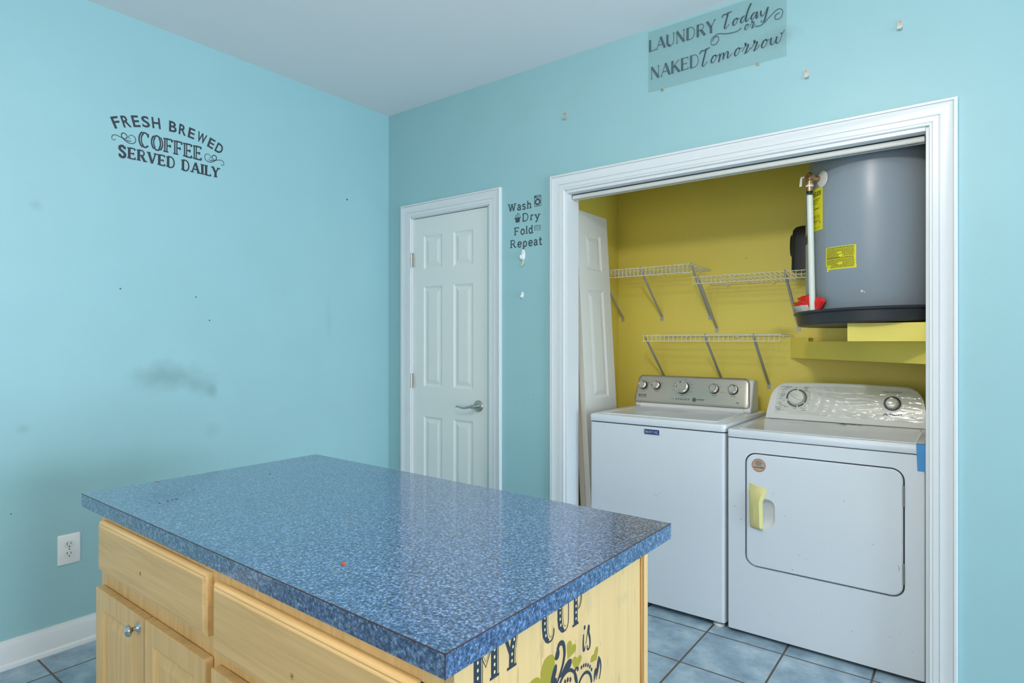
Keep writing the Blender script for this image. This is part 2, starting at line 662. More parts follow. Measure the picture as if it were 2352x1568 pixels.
# skeleton letters: (advance, [(weight, points)], [serif feet])  T thick stem, t thin stroke
CAP = {
    'A': (0.92, [('t', [(0.04, 0), (0.46, 1)]), ('T', [(0.46, 1), (0.86, 0)]), ('t', [(0.18, 0.34), (0.72, 0.34)])], [(0.04, 0), (0.86, 0)]),
    'C': (0.86, [('T', arcp(0.46, 0.5, 0.40, 0.5, 110, 250)), ('t', arcp(0.46, 0.5, 0.40, 0.5, 45, 110)), ('t', arcp(0.46, 0.5, 0.40, 0.5, 250, 318)), ('t', [(0.76, 0.98), (0.76, 0.72)])], []),
    'D': (0.90, [('T', [(0.12, 0), (0.12, 1)]), ('t', [(0.12, 1), (0.40, 1)] + arcp(0.40, 0.5, 0.40, 0.5, 80, -80) + [(0.40, 0), (0.12, 0)])], [(0.12, 0), (0.12, 1)]),
    'E': (0.76, [('T', [(0.12, 0), (0.12, 1)]), ('t', [(0.12, 0.97), (0.68, 0.97)]), ('t', [(0.12, 0.5), (0.54, 0.5)]), ('t', [(0.12, 0.03), (0.70, 0.03)]), ('t', [(0.68, 1), (0.68, 0.82)]), ('t', [(0.70, 0), (0.70, 0.2)]), ('t', [(0.54, 0.60), (0.54, 0.4)])], [(0.12, 0), (0.12, 1)]),
    'F': (0.74, [('T', [(0.12, 0), (0.12, 1)]), ('t', [(0.12, 0.97), (0.68, 0.97)]), ('t', [(0.12, 0.5), (0.52, 0.5)]), ('t', [(0.68, 1), (0.68, 0.80)]), ('t', [(0.52, 0.60), (0.52, 0.4)])], [(0.12, 0), (0.12, 1)]),
    'I': (0.40, [('T', [(0.2, 0), (0.2, 1)])], [(0.2, 0), (0.2, 1)]),
    'K': (0.86, [('T', [(0.12, 0), (0.12, 1)]), ('t', [(0.14, 0.42), (0.74, 1)]), ('T', [(0.34, 0.58), (0.80, 0)])], [(0.12, 0), (0.12, 1), (0.80, 0)]),
    'L': (0.70, [('T', [(0.12, 0), (0.12, 1)]), ('t', [(0.12, 0.03), (0.66, 0.03)]), ('t', [(0.66, 0), (0.66, 0.2)])], [(0.12, 0), (0.12, 1)]),
    'N': (0.94, [('t', [(0.10, 0), (0.10, 1)]), ('T', [(0.10, 1), (0.80, 0)]), ('t', [(0.80, 0), (0.80, 1)])], [(0.10, 0), (0.80, 1)]),
    'O': (0.94, [('T', arcp(0.47, 0.5, 0.40, 0.5, 125, 235)), ('T', arcp(0.47, 0.5, 0.40, 0.5, -55, 55)), ('t', arcp(0.47, 0.5, 0.40, 0.5, 55, 125)), ('t', arcp(0.47, 0.5, 0.40, 0.5, 235, 305))], []),
    'R': (0.88, [('T', [(0.12, 0), (0.12, 1)]), ('t', [(0.12, 0.98), (0.40, 0.98)] + arcp(0.40, 0.74, 0.28, 0.24, 90, -90) + [(0.40, 0.50), (0.12, 0.50)]), ('T', [(0.42, 0.50), (0.78, 0)])], [(0.12, 0), (0.12, 1), (0.80, 0)]),
    'S': (0.76, [('T', smoothp([(0.62, 0.80), (0.50, 0.95), (0.34, 0.99), (0.14, 0.90), (0.12, 0.70), (0.30, 0.56), (0.50, 0.45), (0.64, 0.28), (0.58, 0.08), (0.38, 0.0), (0.20, 0.05), (0.10, 0.22)], 5)), ('t', [(0.64, 0.98), (0.64, 0.74)]), ('t', [(0.09, 0.0), (0.09, 0.28)])], []),
    'U': (0.90, [('T', [(0.12, 1), (0.12, 0.34)] + arcp(0.45, 0.34, 0.33, 0.34, 180, 270)), ('t', arcp(0.45, 0.34, 0.33, 0.34, 270, 360) + [(0.78, 1)])], [(0.12, 1), (0.78, 1)]),
    'V': (0.88, [('T', [(0.06, 1), (0.44, 0)]), ('t', [(0.44, 0), (0.80, 1)])], [(0.06, 1), (0.80, 1)]),
    'Y': (0.84, [('T', [(0.04, 1), (0.40, 0.45)]), ('t', [(0.40, 0.45), (0.78, 1)]), ('T', [(0.40, 0.48), (0.40, 0)])], [(0.04, 1), (0.78, 1), (0.40, 0)]),
    ' ': (0.45, [], []),
    'M': (1.1, [('t', [(0.1, 0), (0.1, 1)]), ('T', [(0.1, 1), (0.52, 0.1)]), ('t', [(0.52, 0.1), (0.92, 1)]), ('T', [(0.92, 1), (0.92, 0)])], [(0.1, 0), (0.92, 0)]),
    'T': (0.8, [('T', [(0.4, 0), (0.4, 1)]), ('t', [(0.04, 0.96), (0.76, 0.96)])], [(0.4, 0)]),
    'G': (0.9, [('T', arcp(0.46, 0.5, 0.40, 0.5, 45, 330)), ('t', [(0.82, 0.45), (0.82, 0.1)])], []),
}
LOW = {
    'W': (1.15, [('T', [(0.06, 1), (0.30, 0)]), ('T', [(0.30, 0), (0.54, 0.9)]), ('T', [(0.54, 0.9), (0.78, 0)]), ('T', [(0.78, 0), (1.02, 1)])], [(0.06, 1), (1.02, 1), (0.54, 0.95)]),
    'D': (0.95, CAP['D'][1], CAP['D'][2]), 'F': (0.82, CAP['F'][1], CAP['F'][2]), 'R': (0.95, CAP['R'][1], CAP['R'][2]),
    'a': (0.66, [('T', smoothp([(0.10, 0.55), (0.20, 0.68), (0.38, 0.68), (0.48, 0.54), (0.48, 0.2), (0.52, 0.05), (0.62, 0.03)], 5)), ('T', smoothp([(0.48, 0.40), (0.25, 0.38), (0.09, 0.22), (0.16, 0.04), (0.34, 0.04), (0.48, 0.18)], 5))], []),
    's': (0.56, [('T', [(p[0] * 0.72, p[1] * 0.68) for p in CAP['S'][1][0][1]])], []),
    'h': (0.74, [('T', [(0.14, 0), (0.14, 1.05)]), ('T', smoothp([(0.14, 0.48), (0.30, 0.66), (0.48, 0.64), (0.55, 0.46), (0.55, 0)], 5))], [(0.14, 0), (0.55, 0)]),
    'r': (0.58, [('T', [(0.16, 0), (0.16, 0.68)]), ('T', smoothp([(0.16, 0.42), (0.30, 0.64), (0.48, 0.62)], 5))], [(0.16, 0)]),
    'y': (0.72, [('T', [(0.08, 0.68), (0.35, 0.02)]), ('T', smoothp([(0.62, 0.68), (0.36, 0.0), (0.25, -0.26), (0.08, -0.26)], 5))], [(0.08, 0.66), (0.62, 0.66)]),
    'o': (0.70, [('T', arcp(0.35, 0.34, 0.26, 0.34, 0, 360, 22))], []),
    'l': (0.36, [('T', [(0.18, 0), (0.18, 1.05)])], [(0.18, 0)]),
    'd': (0.74, [('T', [(0.54, 0), (0.54, 1.05)]), ('T', arcp(0.32, 0.34, 0.23, 0.34, 0, 360, 22))], [(0.58, 0)]),
    'e': (0.68, [('T', smoothp([(0.10, 0.36), (0.58, 0.36), (0.52, 0.62), (0.33, 0.69), (0.14, 0.58), (0.09, 0.34), (0.17, 0.08), (0.38, 0.0), (0.58, 0.12)], 5))], []),
    'p': (0.74, [('T', [(0.14, -0.30), (0.14, 0.68)]), ('T', arcp(0.37, 0.34, 0.24, 0.34, 0, 360, 22))], [(0.14, -0.30)]),
    't': (0.52, [('T', smoothp([(0.22, 0.98), (0.22, 0.5), (0.22, 0.12), (0.32, 0.0), (0.47, 0.08)], 5)), ('T', [(0.04, 0.66), (0.44, 0.66)])], []),
}


def glyphs(mb, s, font, x0, x1, y0, h, mp, thick, thin, serif=0.0, slant=0.0, double=0.0, tight=0.86, inline=None):
    """skeleton lettering between x0 and x1; double = gap width of inline stems (fraction of thick)"""
    total = sum(font[c][0] for c in s)
    k = (x1 - x0) / total
    x = x0
    for c in s:
        adv, strokes, feet = font[c]
        for wt, pts in strokes:
            w = thick if wt == 'T' else thin
            P = [(x + (adv / 2 + (p[0] - adv / 2) * tight) * k + slant * p[1] * h, y0 + p[1] * h) for p in pts]
            if inline is not None and wt == 'T':
                n_ = len(P)
                Q = P[1:-1] if n_ > 3 else [(P[0][0] * 0.9 + P[1][0] * 0.1, P[0][1] * 0.9 + P[1][1] * 0.1), (P[0][0] * 0.1 + P[1][0] * 0.9, P[0][1] * 0.1 + P[1][1] * 0.9)]
                ribbon(inline[0], Q, taper(len(Q), inline[1] * (0.4 if n_ > 3 else 1.0), inline[1]) if len(Q) > 2 else inline[1], inline[2])
            if double > 0 and wt == 'T':
                for sgn in (-1, 1):
                    Q = []
                    for i in range(len(P)):
                        a = Vector(P[max(i - 1, 0)]); b = Vector(P[min(i + 1, len(P) - 1)])
                        t = (b - a).normalized()
                        Q.append(Vector(P[i]) + Vector((-t.y, t.x)) * sgn * thick * (0.5 + double) / 2)
                    ribbon(mb, Q, thick * (0.5 - double / 2), mp)
                if len(P) == 2:   # close the ends
                    a = Vector(P[0]); b = Vector(P[1]); t = (b - a).normalized(); nn = Vector((-t.y, t.x)) * thick / 2
                    for e in (a, b):
                        ribbon(mb, [e - nn, e + nn], thin * 0.6, mp)
            else:
                ribbon(mb, P, w, mp)
        if serif > 0:
            for (fx, fy) in feet:
                sx = x + (adv / 2 + (fx - adv / 2) * tight) * k + slant * fy * h
                sy = y0 + fy * h
                tt = thin * 0.9
                sy2 = sy + (tt / 2 if fy <= 0.01 else -tt / 2)
                ribbon(mb, [(sx - serif, sy2), (sx + serif, sy2)], tt, mp)
        x += adv * k


# surface maps
def map_left(off=0.0007):
    return Surf(lambda u, v: (off, u, v), (1, 0, 0))


def map_back(off=0.0007):
    return Surf(lambda u, v: (u, -off, v), (0, -1, 0))


# ------------------------------------------------------------------ room shell
DZ = 2.052          # inner casing height
TH = 0.114          # wall thickness
CL, CR = 1.355, 2.889   # laundry opening
PL, PR = 0.212, 0.832   # pantry opening
YB = 0.88           # closet back wall

b = MB(); b.box(-0.3, XR + 0.3, YF, 1.2, -0.06, 0)
struct(b.build('floor', floor_m, smooth=False))
b = MB(); b.box(-0.12, XR + 0.12, YF, 0.06, H, H + 0.06)
struct(b.build('ceiling', ceil_m, smooth=False))
b = MB(); b.box(-0.12, 0, YF, 0.13, 0, H)
struct(b.build('wall_left', MATS['left_wall_paint'], smooth=False))
b = MB()
b.box(-0.12, PL, 0, TH, 0, H); b.box(PL, PR, 0, TH, DZ, H); b.box(PR, CL, 0, TH, 0, H)
b.box(CL, CR, 0, TH, DZ, H); b.box(CR, XR + 0.12, 0, TH, 0, H)
struct(b.build('wall_back', MATS['back_wall_paint'], smooth=False))
# right wall with a window opening
WY0, WY1, WZ0, WZ1 = -3.20, -0.40, 0.04, 2.06
b = MB()
b.box(XR, XR + 0.12, YF, WY0, 0, H); b.box(XR, XR + 0.12, WY1, 0.0, 0, H)
b.box(XR, XR + 0.12, WY0, WY1, 0, WZ0); b.box(XR, XR + 0.12, WY0, WY1, WZ1, H)
struct(b.build('wall_right', MATS['back_wall_paint'], smooth=False))
b = MB()
for a, c in ((WY0, WY0 + 0.05), (WY1 - 0.05, WY1), ((WY0 + WY1) / 2 - 0.02, (WY0 + WY1) / 2 + 0.02)):
    b.box(XR - 0.01, XR + 0.05, a, c, WZ0, WZ1)
b.box(XR - 0.01, XR + 0.05, WY0, WY1, WZ0, WZ0 + 0.05); b.box(XR - 0.01, XR + 0.05, WY0, WY1, WZ1 - 0.05, WZ1)
win = struct(b.build('window_1', trim_m))
b = MB(); b.box(XR + 0.018, XR + 0.022, WY0, WY1, WZ0, WZ1)
b.build('window_pane', pane_m, win)
# unseen strip above the open rear, added to cut grazing light on the ceiling
b = MB(); b.box(-0.12, XR + 0.12, YF - 0.12, YF, 2.15, H)
struct(b.build('rear_light_baffle', MATS['back_wall_paint'], smooth=False))
# closet behind the opening
b = MB(); b.box(1.08, 3.16, YB, YB + 0.1, 0, 2.55)
struct(b.build('wall_closet_back', MATS['closet_yellow_paint'], smooth=False))
b = MB(); b.box(1.10, 1.20, TH, YB, 0, 2.55)
struct(b.build('wall_closet_left', MATS['closet_yellow_paint'], smooth=False))
b = MB(); b.box(3.06, 3.16, TH, YB, 0, 2.55)
struct(b.build('wall_closet_right', MATS['closet_yellow_paint'], smooth=False))
b = MB()
b.box(1.20, CL - 0.001, TH, TH + 0.003, 0, 2.5); b.box(CR + 0.001, 3.06, TH, TH + 0.003, 0, 2.5); b.box(CL, CR, TH, TH + 0.003, DZ + 0.002, 2.5)
struct(b.build('wall_closet_front', MATS['closet_yellow_paint'], smooth=False))
b = MB(); b.box(1.10, 3.16, TH, YB + 0.1, 2.5, 2.55)
struct(b.build('ceiling_closet', MATS['closet_yellow_paint'], smooth=False))
# the pantry behind the closed door: a dark closed box
b = MB(); b.box(PL - 0.05, PR + 0.05, TH, TH + 0.02, 0, 2.2)
struct(b.build('wall_pantry', ceil_m, smooth=False))

# casings
PROF = [(0.0, 0.0), (0.0, 0.008), (0.003, 0.0105), (0.008, 0.0105), (0.0105, 0.0075), (0.012, 0.0075), (0.0125, 0.0105), (0.029, 0.0115),
        (0.030, 0.0085), (0.032, 0.0085), (0.0325, 0.0125), (0.040, 0.0120), (0.050, 0.0125), (0.060, 0.0145), (0.0705, 0.0175), (0.0710, 0.0135), (0.0725, 0.0135),
        (0.073, 0.0185), (0.081, 0.0185), (0.0835, 0.016), (0.0835, 0.0)]


def casing(name, x0, x1, zt):
    b = MB()
    rings = []
    for w, d in PROF:
        rings.append([(x0 - w, -d, 0.0), (x0 - w, -d, zt + w), (x1 + w, -d, zt + w), (x1 + w, -d, 0.0)])
    b.loft(rings, False, False)
    return struct(b.build(name, trim_m, smooth=True, angle=22))


casing('trim_1', PL + 0.002, PR + 0.020 - 0.0, DZ)
casing('trim_2', CL - 0.006, CR + 0.004, DZ + 0.003)
# jambs (boards lining the openings)
b = MB()
b.box(CL - 0.012, CL + 0.006, -0.001, TH + 0.002, 0, DZ); b.box(CR - 0.006, CR + 0.012, -0.001, TH + 0.002, 0, DZ)
b.box(CL + 0.006, CR - 0.006, -0.001, TH + 0.002, DZ - 0.012, DZ + 0.004)
struct(b.build('trim_3', trim_m, bevel=0.0015))
b = MB()
b.box(PL - 0.006, PL + 0.008, -0.001, TH, 0, DZ); b.box(PR + 0.008, PR + 0.022, -0.001, TH, 0, DZ)
b.box(PL, PR + 0.01, -0.001, TH, DZ - 0.004, DZ + 0.006)
b.box(PL, PL + 0.02, 0.052, 0.064, 0, DZ); b.box(PR - 0.01, PR + 0.02, 0.052, 0.064, 0, DZ)
struct(b.build('trim_4', trim_m))
# bifold track under the head of the opening
b = MB()
for y0, y1 in ((0.045, 0.049), (0.078, 0.082)):
    b.box(CL + 0.012, CR - 0.012, y0, y1, DZ - 0.034, DZ - 0.012)
b.box(CL + 0.012, CR - 0.012, 0.045, 0.082, DZ - 0.016, DZ - 0.012)
b.box(CL + 0.012, CR - 0.012, 0.045, 0.056, DZ - 0.036, DZ - 0.033); b.box(CL + 0.012, CR - 0.012, 0.071, 0.082, DZ - 0.036, DZ - 0.033)
struct(b.build('trim_5', bif_m))

# baseboards
def base_profile():
    pts = [(0, 0), (0.024, 0), (0.024, 0.004), (0.021, 0.014), (0.014, 0.019), (0.012, 0.020), (0.012, 0.086), (0.009, 0.094), (0.0065, 0.102), (0.0055, 0.109), (0, 0.109)]
    return pts


b = MB(); b.prism([(p[0], p[1]) for p in base_profile()], 'y', YF + 0.02, -0.001)
struct(b.build('baseboard_left', trim_m, smooth=True, angle=25))
b = MB()
for xa, xb in ((0.026, PL - 0.083), (PR + 0.106, CL - 0.092)):
    b.prism([(-p[0], p[1]) for p in base_profile()], 'x', xa, xb)
struct(b.build('baseboard_back', trim_m, smooth=True, angle=25))


# ------------------------------------------------------------------ raised panel doors
def panel_slab(mb, w, h, t, panels, rings, ease=0.0015):
    """slab in x 0..w, z 0..h, front at y=0 and back at y=t; panels = rects, rings = [(inset, depth)]"""
    xs = sorted({0, w} | {p[0] for p in panels} | {p[1] for p in panels})
    zs = sorted({0, h} | {p[2] for p in panels} | {p[3] for p in panels})
    for i in range(len(xs) - 1):
        for j in range(len(zs) - 1):
            cx, cz = (xs[i] + xs[i + 1]) / 2, (zs[j] + zs[j + 1]) / 2
            if any(p[0] < cx < p[1] and p[2] < cz < p[3] for p in panels):
                continue
            mb.add([(xs[i], 0, zs[j]), (xs[i + 1], 0, zs[j]), (xs[i + 1], 0, zs[j + 1]), (xs[i], 0, zs[j + 1])], [(0, 1, 2, 3)])
    for p in panels:
        R = []
        for ins, dep in [(0, 0)] + rings:
            R.append([(p[0] + ins, dep, p[2] + ins), (p[1] - ins, dep, p[2] + ins), (p[1] - ins, dep, p[3] - ins), (p[0] + ins, dep, p[3] - ins)])
        mb.loft(R, True, False)
        mb.add(R[-1], [(0, 1, 2, 3)])
    mb.add([(0, 0, 0), (w, 0, 0), (w, 0, h), (0, 0, h), (0, t, 0), (w, t, 0), (w, t, h), (0, t, h)],
           [(0, 4, 5, 1), (1, 5, 6, 2), (2, 6, 7, 3), (3, 7, 4, 0), (4, 7, 6, 5)])
    return mb


RINGS = [(0.006, 0.004), (0.014, 0.0075), (0.018, 0.0075), (0.040, 0.0015), (0.042, 0.001)]
# pantry door, hinged left, handle right
dx0, dx1, dz0, dz1 = PL + 0.010, PR + 0.006, 0.012, DZ - 0.007
dw = dx1 - dx0
pl = []
for (a, c) in ((0.311, 0.467), (0.560, 0.714)):
    for (z0, z1) in ((0.24, 0.818), (1.003, 1.620), (1.727, 1.934)):
        pl.append((a - dx0, c - dx0, z0 - dz0, z1 - dz0))
b = MB(); panel_slab(b, dw, dz1 - dz0, 0.035, pl, RINGS)
b.v = [(p[0] + dx0, p[1] + 0.012, p[2] + dz0) for p in b.v]
pantry = struct(b.build('door_1', door_m, smooth=False))
# dark reveal around the leaf
b = MB(); b.box(dx0 - 0.004, dx1 + 0.004, 0.046, 0.050, 0.0, dz1 + 0.004)
b.build('door_rebate', dark_gap, pantry)
# lever handle
b = MB()
b.lathe([(0.0, 0.0), (0.033, 0.0), (0.034, 0.004), (0.031, 0.009), (0.018, 0.013), (0.014, 0.014)], (0.757, 0.012, 0.909), (0, -1, 0), 28)
hd = b.build('door_handle', nickel, pantry)
b = MB()
b.lathe([(0.012, 0.0), (0.011, 0.03), (0.013, 0.036), (0.013, 0.046), (0.0, 0.048)], (0.757, -0.001, 0.909), (0, -1, 0), 20)
b.tube(smoothp([(0.757, -0.040, 0.909), (0.735, -0.046, 0.907), (0.710, -0.047, 0.901), (0.685, -0.047, 0.898), (0.660, -0.046, 0.901), (0.640, -0.044, 0.905), (0.630, -0.043, 0.900)], 5), 
       [0.0085 - 0.0045 * i / 30 for i in range(31)], 10)
b.build('handle_lever', nickel, hd)
for hz in (1.79, 1.035, 0.28):
    b = MB()
    b.lathe([(0.0, 0), (0.0055, 0.001), (0.0055, 0.089), (0.0, 0.090)], (PL + 0.006, -0.0045, hz - 0.045), (0, 0, 1), 12)
    for q in range(5):
        b.lathe([(0.006, 0.0), (0.006, 0.0006)], (PL + 0.006, -0.0045, hz - 0.045 + 0.018 * q), (0, 0, 1), 12)
    b.box(PL + 0.004, PL + 0.018, 0.0005, 0.003, hz - 0.045, hz + 0.045)
    b.build('door_hinge', nickel, pantry)

# ------------------------------------------------------------------ leaning bifold door in the closet
t = thing('bifold_door', 'white panelled bifold door taken off its track, leaning beside the washer', 'door', (1.43, 0.33, 0.0), 0, None, True)
t.rotation_euler = (0, radians(-3.45), radians(0))
LW, LH = 0.345, 2.0
for k, xo in enumerate((0.0, -0.040)):
    b = MB()
    panel_slab(b, LW, LH, 0.032, [(0.085, 0.26, 0.20, 0.80), (0.085, 0.26, 0.97, 1.57), (0.085, 0.26, 1.68, 1.885)], RINGS)
    # front faces +X: local x runs along +Y
    b.v = [(-p[1] + xo, p[0] - 0.16 + (0.012 if k else 0), p[2]) for p in b.v]
    o = b.build('door_panel', bif_m, t, smooth=False)
for hz in (0.3, 1.0, 1.72):
    b = MB(); b.lathe([(0, 0), (0.005, 0.001), (0.005, 0.06), (0, 0.061)], (-0.036, 0.19, hz), (0, 0, 1), 10)
    b.build('hinge', nickel, t)

# ------------------------------------------------------------------ wall decal: coffee
t = thing('wall_decal', 'charcoal coffee lettering decal with arched top line, on the left wall', 'wall decal', (0, -1.34, 2.10))
mp = map_left()
b = MB()
word = 'FRESH BREWED'
# arc through (-1.585,2.245) (-1.34,2.300) (-1.095,2.245)
cxx, R0 = -1.340, 0.56
cz = 2.329 - 0.060 - R0
adv = {'F': .78, 'R': .86, 'E': .78, 'S': .86, 'H': .92, ' ': .55, 'B': .88, 'W': 1.15, 'D': .9}
tot = sum(adv[c] for c in word)
ang0, ang1 = radians(90 + 25.2), radians(90 - 25.2)
acc = 0
for c in word:
    mid = acc + adv[c] / 2
    a = ang0 + (ang1 - ang0) * mid / tot
    half = adv[c] * 0.40 / tot * abs(ang1 - ang0) * R0
    acc += adv[c]
    if c == ' ':
        continue

    def mpa(u, v, a=a):
        x = cxx + R0 * cos(a) + u * sin(a) + v * cos(a)
        z = cz + R0 * sin(a) - u * cos(a) + v * sin(a)
        return mp(x, z)
    text(b, c, -half, half, 0.003, 0.054, mpa, 0.020)
b.build('decal_lettering', decal, t, smooth=False)
b = MB()
inl = MB()
glyphs(b, 'COFFEE', CAP, -1.483, -1.194, 2.169, 0.066, mp, 0.0150, 0.0072, 0.0115, tight=0.80, inline=(inl, 0.0034, map_left(0.0016)))
b.build('decal_lettering', decal, t, smooth=False)
lab(inl.build('decal_inline', MATS['left_wall_paint'], t, smooth=False), 'pale inline cut in the thick stems')
b = MB()
glyphs(b, 'SERVED DAILY', CAP, -1.566, -1.108, 2.102, 0.050, mp, 0.0112, 0.0062, 0.0085, tight=0.80)
b.build('decal_lettering', decal, t, smooth=False)
for sgn in (-1, 1):
    b = MB()
    F = lambda pts: [(-1.338 + sgn * p[0], p[1]) for p in pts]
    for pts in ([(0.236, 2.176), (0.242, 2.169), (0.250, 2.174), (0.248, 2.188), (0.235, 2.194), (0.215, 2.189), (0.200, 2.186), (0.190, 2.196), (0.197, 2.209), (0.209, 2.209), (0.213, 2.197), (0.205, 2.184), (0.185, 2.172), (0.165, 2.174), (0.155, 2.188), (0.160, 2.205), (0.175, 2.209), (0.184, 2.198), (0.178, 2.190)],
                [(0.172, 2.183), (0.186, 2.180), (0.199, 2.184)]):
        P = smoothp(F(pts), 6)
        ribbon(b, P, taper(len(P), 0.0022, 0.0042), mp)
    b.build('decal_flourish', decal, t, smooth=False)

# ------------------------------------------------------------------ wall decal: wash dry fold repeat
t = thing('wall_decal', 'dark Wash Dry Fold Repeat lettering decal with small icons, beside the narrow door', 'wall decal', (1.09, 0, 1.79))
mp = map_back()
for s, x0, x1, y0, h in (('Wash', 0.978, 1.143, 1.994, 0.041), ('Dry', 1.074, 1.196, 1.930, 0.041), ('Fold', 1.020, 1.153, 1.860, 0.041), ('Repeat', 0.992, 1.210, 1.793, 0.041)):
    b = MB()
    glyphs(b, s, LOW, x0, x1, y0, h, mp, 0.0070, 0.0052, 0.0075, tight=0.84)
    b.build('decal_lettering', decal_soft, t, smooth=False)
b = MB()   # washing machine icon
for q in ([(1.157, 1.999), (1.157, 2.056), (1.199, 2.056), (1.199, 1.999), (1.157, 1.999)], [(1.157, 2.045), (1.199, 2.045)]):
    for i in range(len(q) - 1):
        ribbon(b, [q[i], q[i + 1]], 0.0028, mp)
ring2(b, (1.178, 2.022), 0.0095, 0.0185, mp)
poly2(b, [(1.159, 2.047), (1.172, 2.047), (1.172, 2.054), (1.159, 2.054)], mp)
for i in range(3):
    disc(b, (1.180 + 0.007 * i, 2.0505), 0.0022, 0.0022, mp, 8)
b.build('decal_icon', decal_soft, t, smooth=False)
b = MB()   # laundry basket icon
poly2(b, [(1.033, 1.912), (1.058, 1.912), (1.062, 1.934), (1.028, 1.934)], mp)
ribbon(b, [(1.024, 1.937), (1.066, 1.937)], 0.005, mp)
for q in ([(1.028, 1.940), (1.033, 1.953), (1.043, 1.950), (1.046, 1.962), (1.056, 1.957), (1.062, 1.945), (1.064, 1.939)], [(1.036, 1.941), (1.044, 1.946), (1.054, 1.941)], [(1.048, 1.960), (1.052, 1.950)]):
    P = smoothp(q, 5); ribbon(b, P, 0.0022, mp)
b.v = [(p[0], p[1], p[2] + 0.016) for p in b.v]
b.build('decal_icon', decal_soft, t, smooth=False)
b = MB()   # folded towels icon
for i in range(4):
    P = smoothp([(1.158, 1.872 + i * 0.007), (1.168, 1.874 + i * 0.007), (1.182, 1.871 + i * 0.007), (1.196, 1.873 + i * 0.007)], 5)
    ribbon(b, P, 0.0016, mp)
for xx in (1.157, 1.197):
    ribbon(b, [(xx, 1.870), (xx, 1.896)], 0.0016, mp)
ribbon(b, smoothp([(1.157, 1.895), (1.175, 1.898), (1.197, 1.896)], 5), 0.0016, mp)
b.build('decal_icon', decal_soft, t, smooth=False)

# ------------------------------------------------------------------ acrylic laundry sign with two brass pins
t = thing('wall_sign', 'clear acrylic sheet with black joke about laundry, under the ceiling over the closet', 'sign', (2.112, 0, 2.442))
b = MB(); b.box(1.810, 2.414, -0.0045, -0.0015, 2.443, 2.725)
b.build('clear_sheet', acrylic, t)
mp = map_back(0.0052)
b = MB()
glyphs(b, 'LAUNDRY', CAP, 1.812, 2.128, 2.632, 0.053, mp, 0.0085, 0.0021, 0.0050, 0, 0.16, 0.9)
b.build('sign_lettering', sign_ink, t, smooth=False)
b = MB()
glyphs(b, 'NAKED', CAP, 1.820, 2.056, 2.502, 0.055, mp, 0.0085, 0.0021, 0.0050, 0, 0.16, 0.9)
b.build('sign_lettering', sign_ink, t, smooth=False)
SCR = {   # brush script, unit x-height 0.4: (advance, strokes)
    't': (0.50, [[(-0.08, 0.76), (0.02, 0.92), (0.24, 0.91), (0.56, 0.99)], [(0.33, 0.98), (0.26, 0.70), (0.14, 0.28), (0.10, 0.04), (0.20, 0.0), (0.40, 0.20)]]),
    'o': (0.52, [[(0.40, 0.44), (0.26, 0.40), (0.14, 0.20), (0.18, 0.03), (0.32, 0.08), (0.42, 0.28), (0.38, 0.44), (0.44, 0.36), (0.60, 0.38)]]),
    'd': (0.66, [[(0.42, 0.42), (0.26, 0.40), (0.12, 0.20), (0.16, 0.03), (0.30, 0.10), (0.46, 0.40)], [(0.78, 1.10), (0.62, 0.80), (0.48, 0.40), (0.44, 0.08), (0.52, 0.02), (0.66, 0.20)]]),
    'a': (0.60, [[(0.44, 0.42), (0.28, 0.42), (0.12, 0.22), (0.16, 0.04), (0.30, 0.12), (0.48, 0.44)], [(0.50, 0.44), (0.44, 0.16), (0.46, 0.02), (0.60, 0.20)]]),
    'y': (0.66, [[(0.12, 0.42), (0.12, 0.16), (0.20, 0.06), (0.36, 0.20), (0.48, 0.44)], [(0.56, 0.52), (0.46, 0.16), (0.34, -0.22), (0.22, -0.34), (0.12, -0.28), (0.16, -0.18)]]),
    'm': (0.86, [[(0.14, 0.44), (0.12, 0.20), (0.06, -0.04)], [(0.10, 0.16), (0.26, 0.40), (0.36, 0.36), (0.32, 0.04)], [(0.34, 0.14), (0.52, 0.42), (0.62, 0.36), (0.58, 0.08), (0.66, 0.04), (0.84, 0.24)]]),
    'r': (0.50, [[(0.04, 0.16), (0.24, 0.44), (0.30, 0.56), (0.22, 0.58), (0.26, 0.44), (0.40, 0.46), (0.30, 0.20), (0.22, 0.02), (0.16, 0.0)], [(0.22, 0.02), (0.36, 0.06), (0.54, 0.26)]]),
    'w': (0.80, [[(0.14, 0.44), (0.10, 0.14), (0.20, 0.04), (0.34, 0.20), (0.44, 0.42)], [(0.44, 0.42), (0.38, 0.14), (0.48, 0.04), (0.62, 0.18), (0.70, 0.44), (0.64, 0.54), (0.74, 0.50), (0.84, 0.66)]]),
}


def script(mb, s, x0, x1, y0, h, mp, w, rise=0.0):
    tot = sum(SCR[c][0] for c in s)
    k = (x1 - x0) / tot
    x = x0
    for c in s:
        a, st = SCR[c]
        for pts in st:
            P = smoothp([(x + p[0] * k, y0 + p[1] * h + rise * (x - x0 + p[0] * k)) for p in pts], 6)
            W = []
            bar = c == 't' and pts is st[0]
            for i in range(len(P)):
                if bar:
                    W.append(w * 0.62)
                    continue
                d = P[min(i + 1, len(P) - 1)] - P[max(i - 1, 0)]
                W.append(w * (0.34 + 0.72 * max(0.0, (-d.y / max(d.length, 1e-9)))))
            ribbon(mb, P, W, mp)
        x += a * k


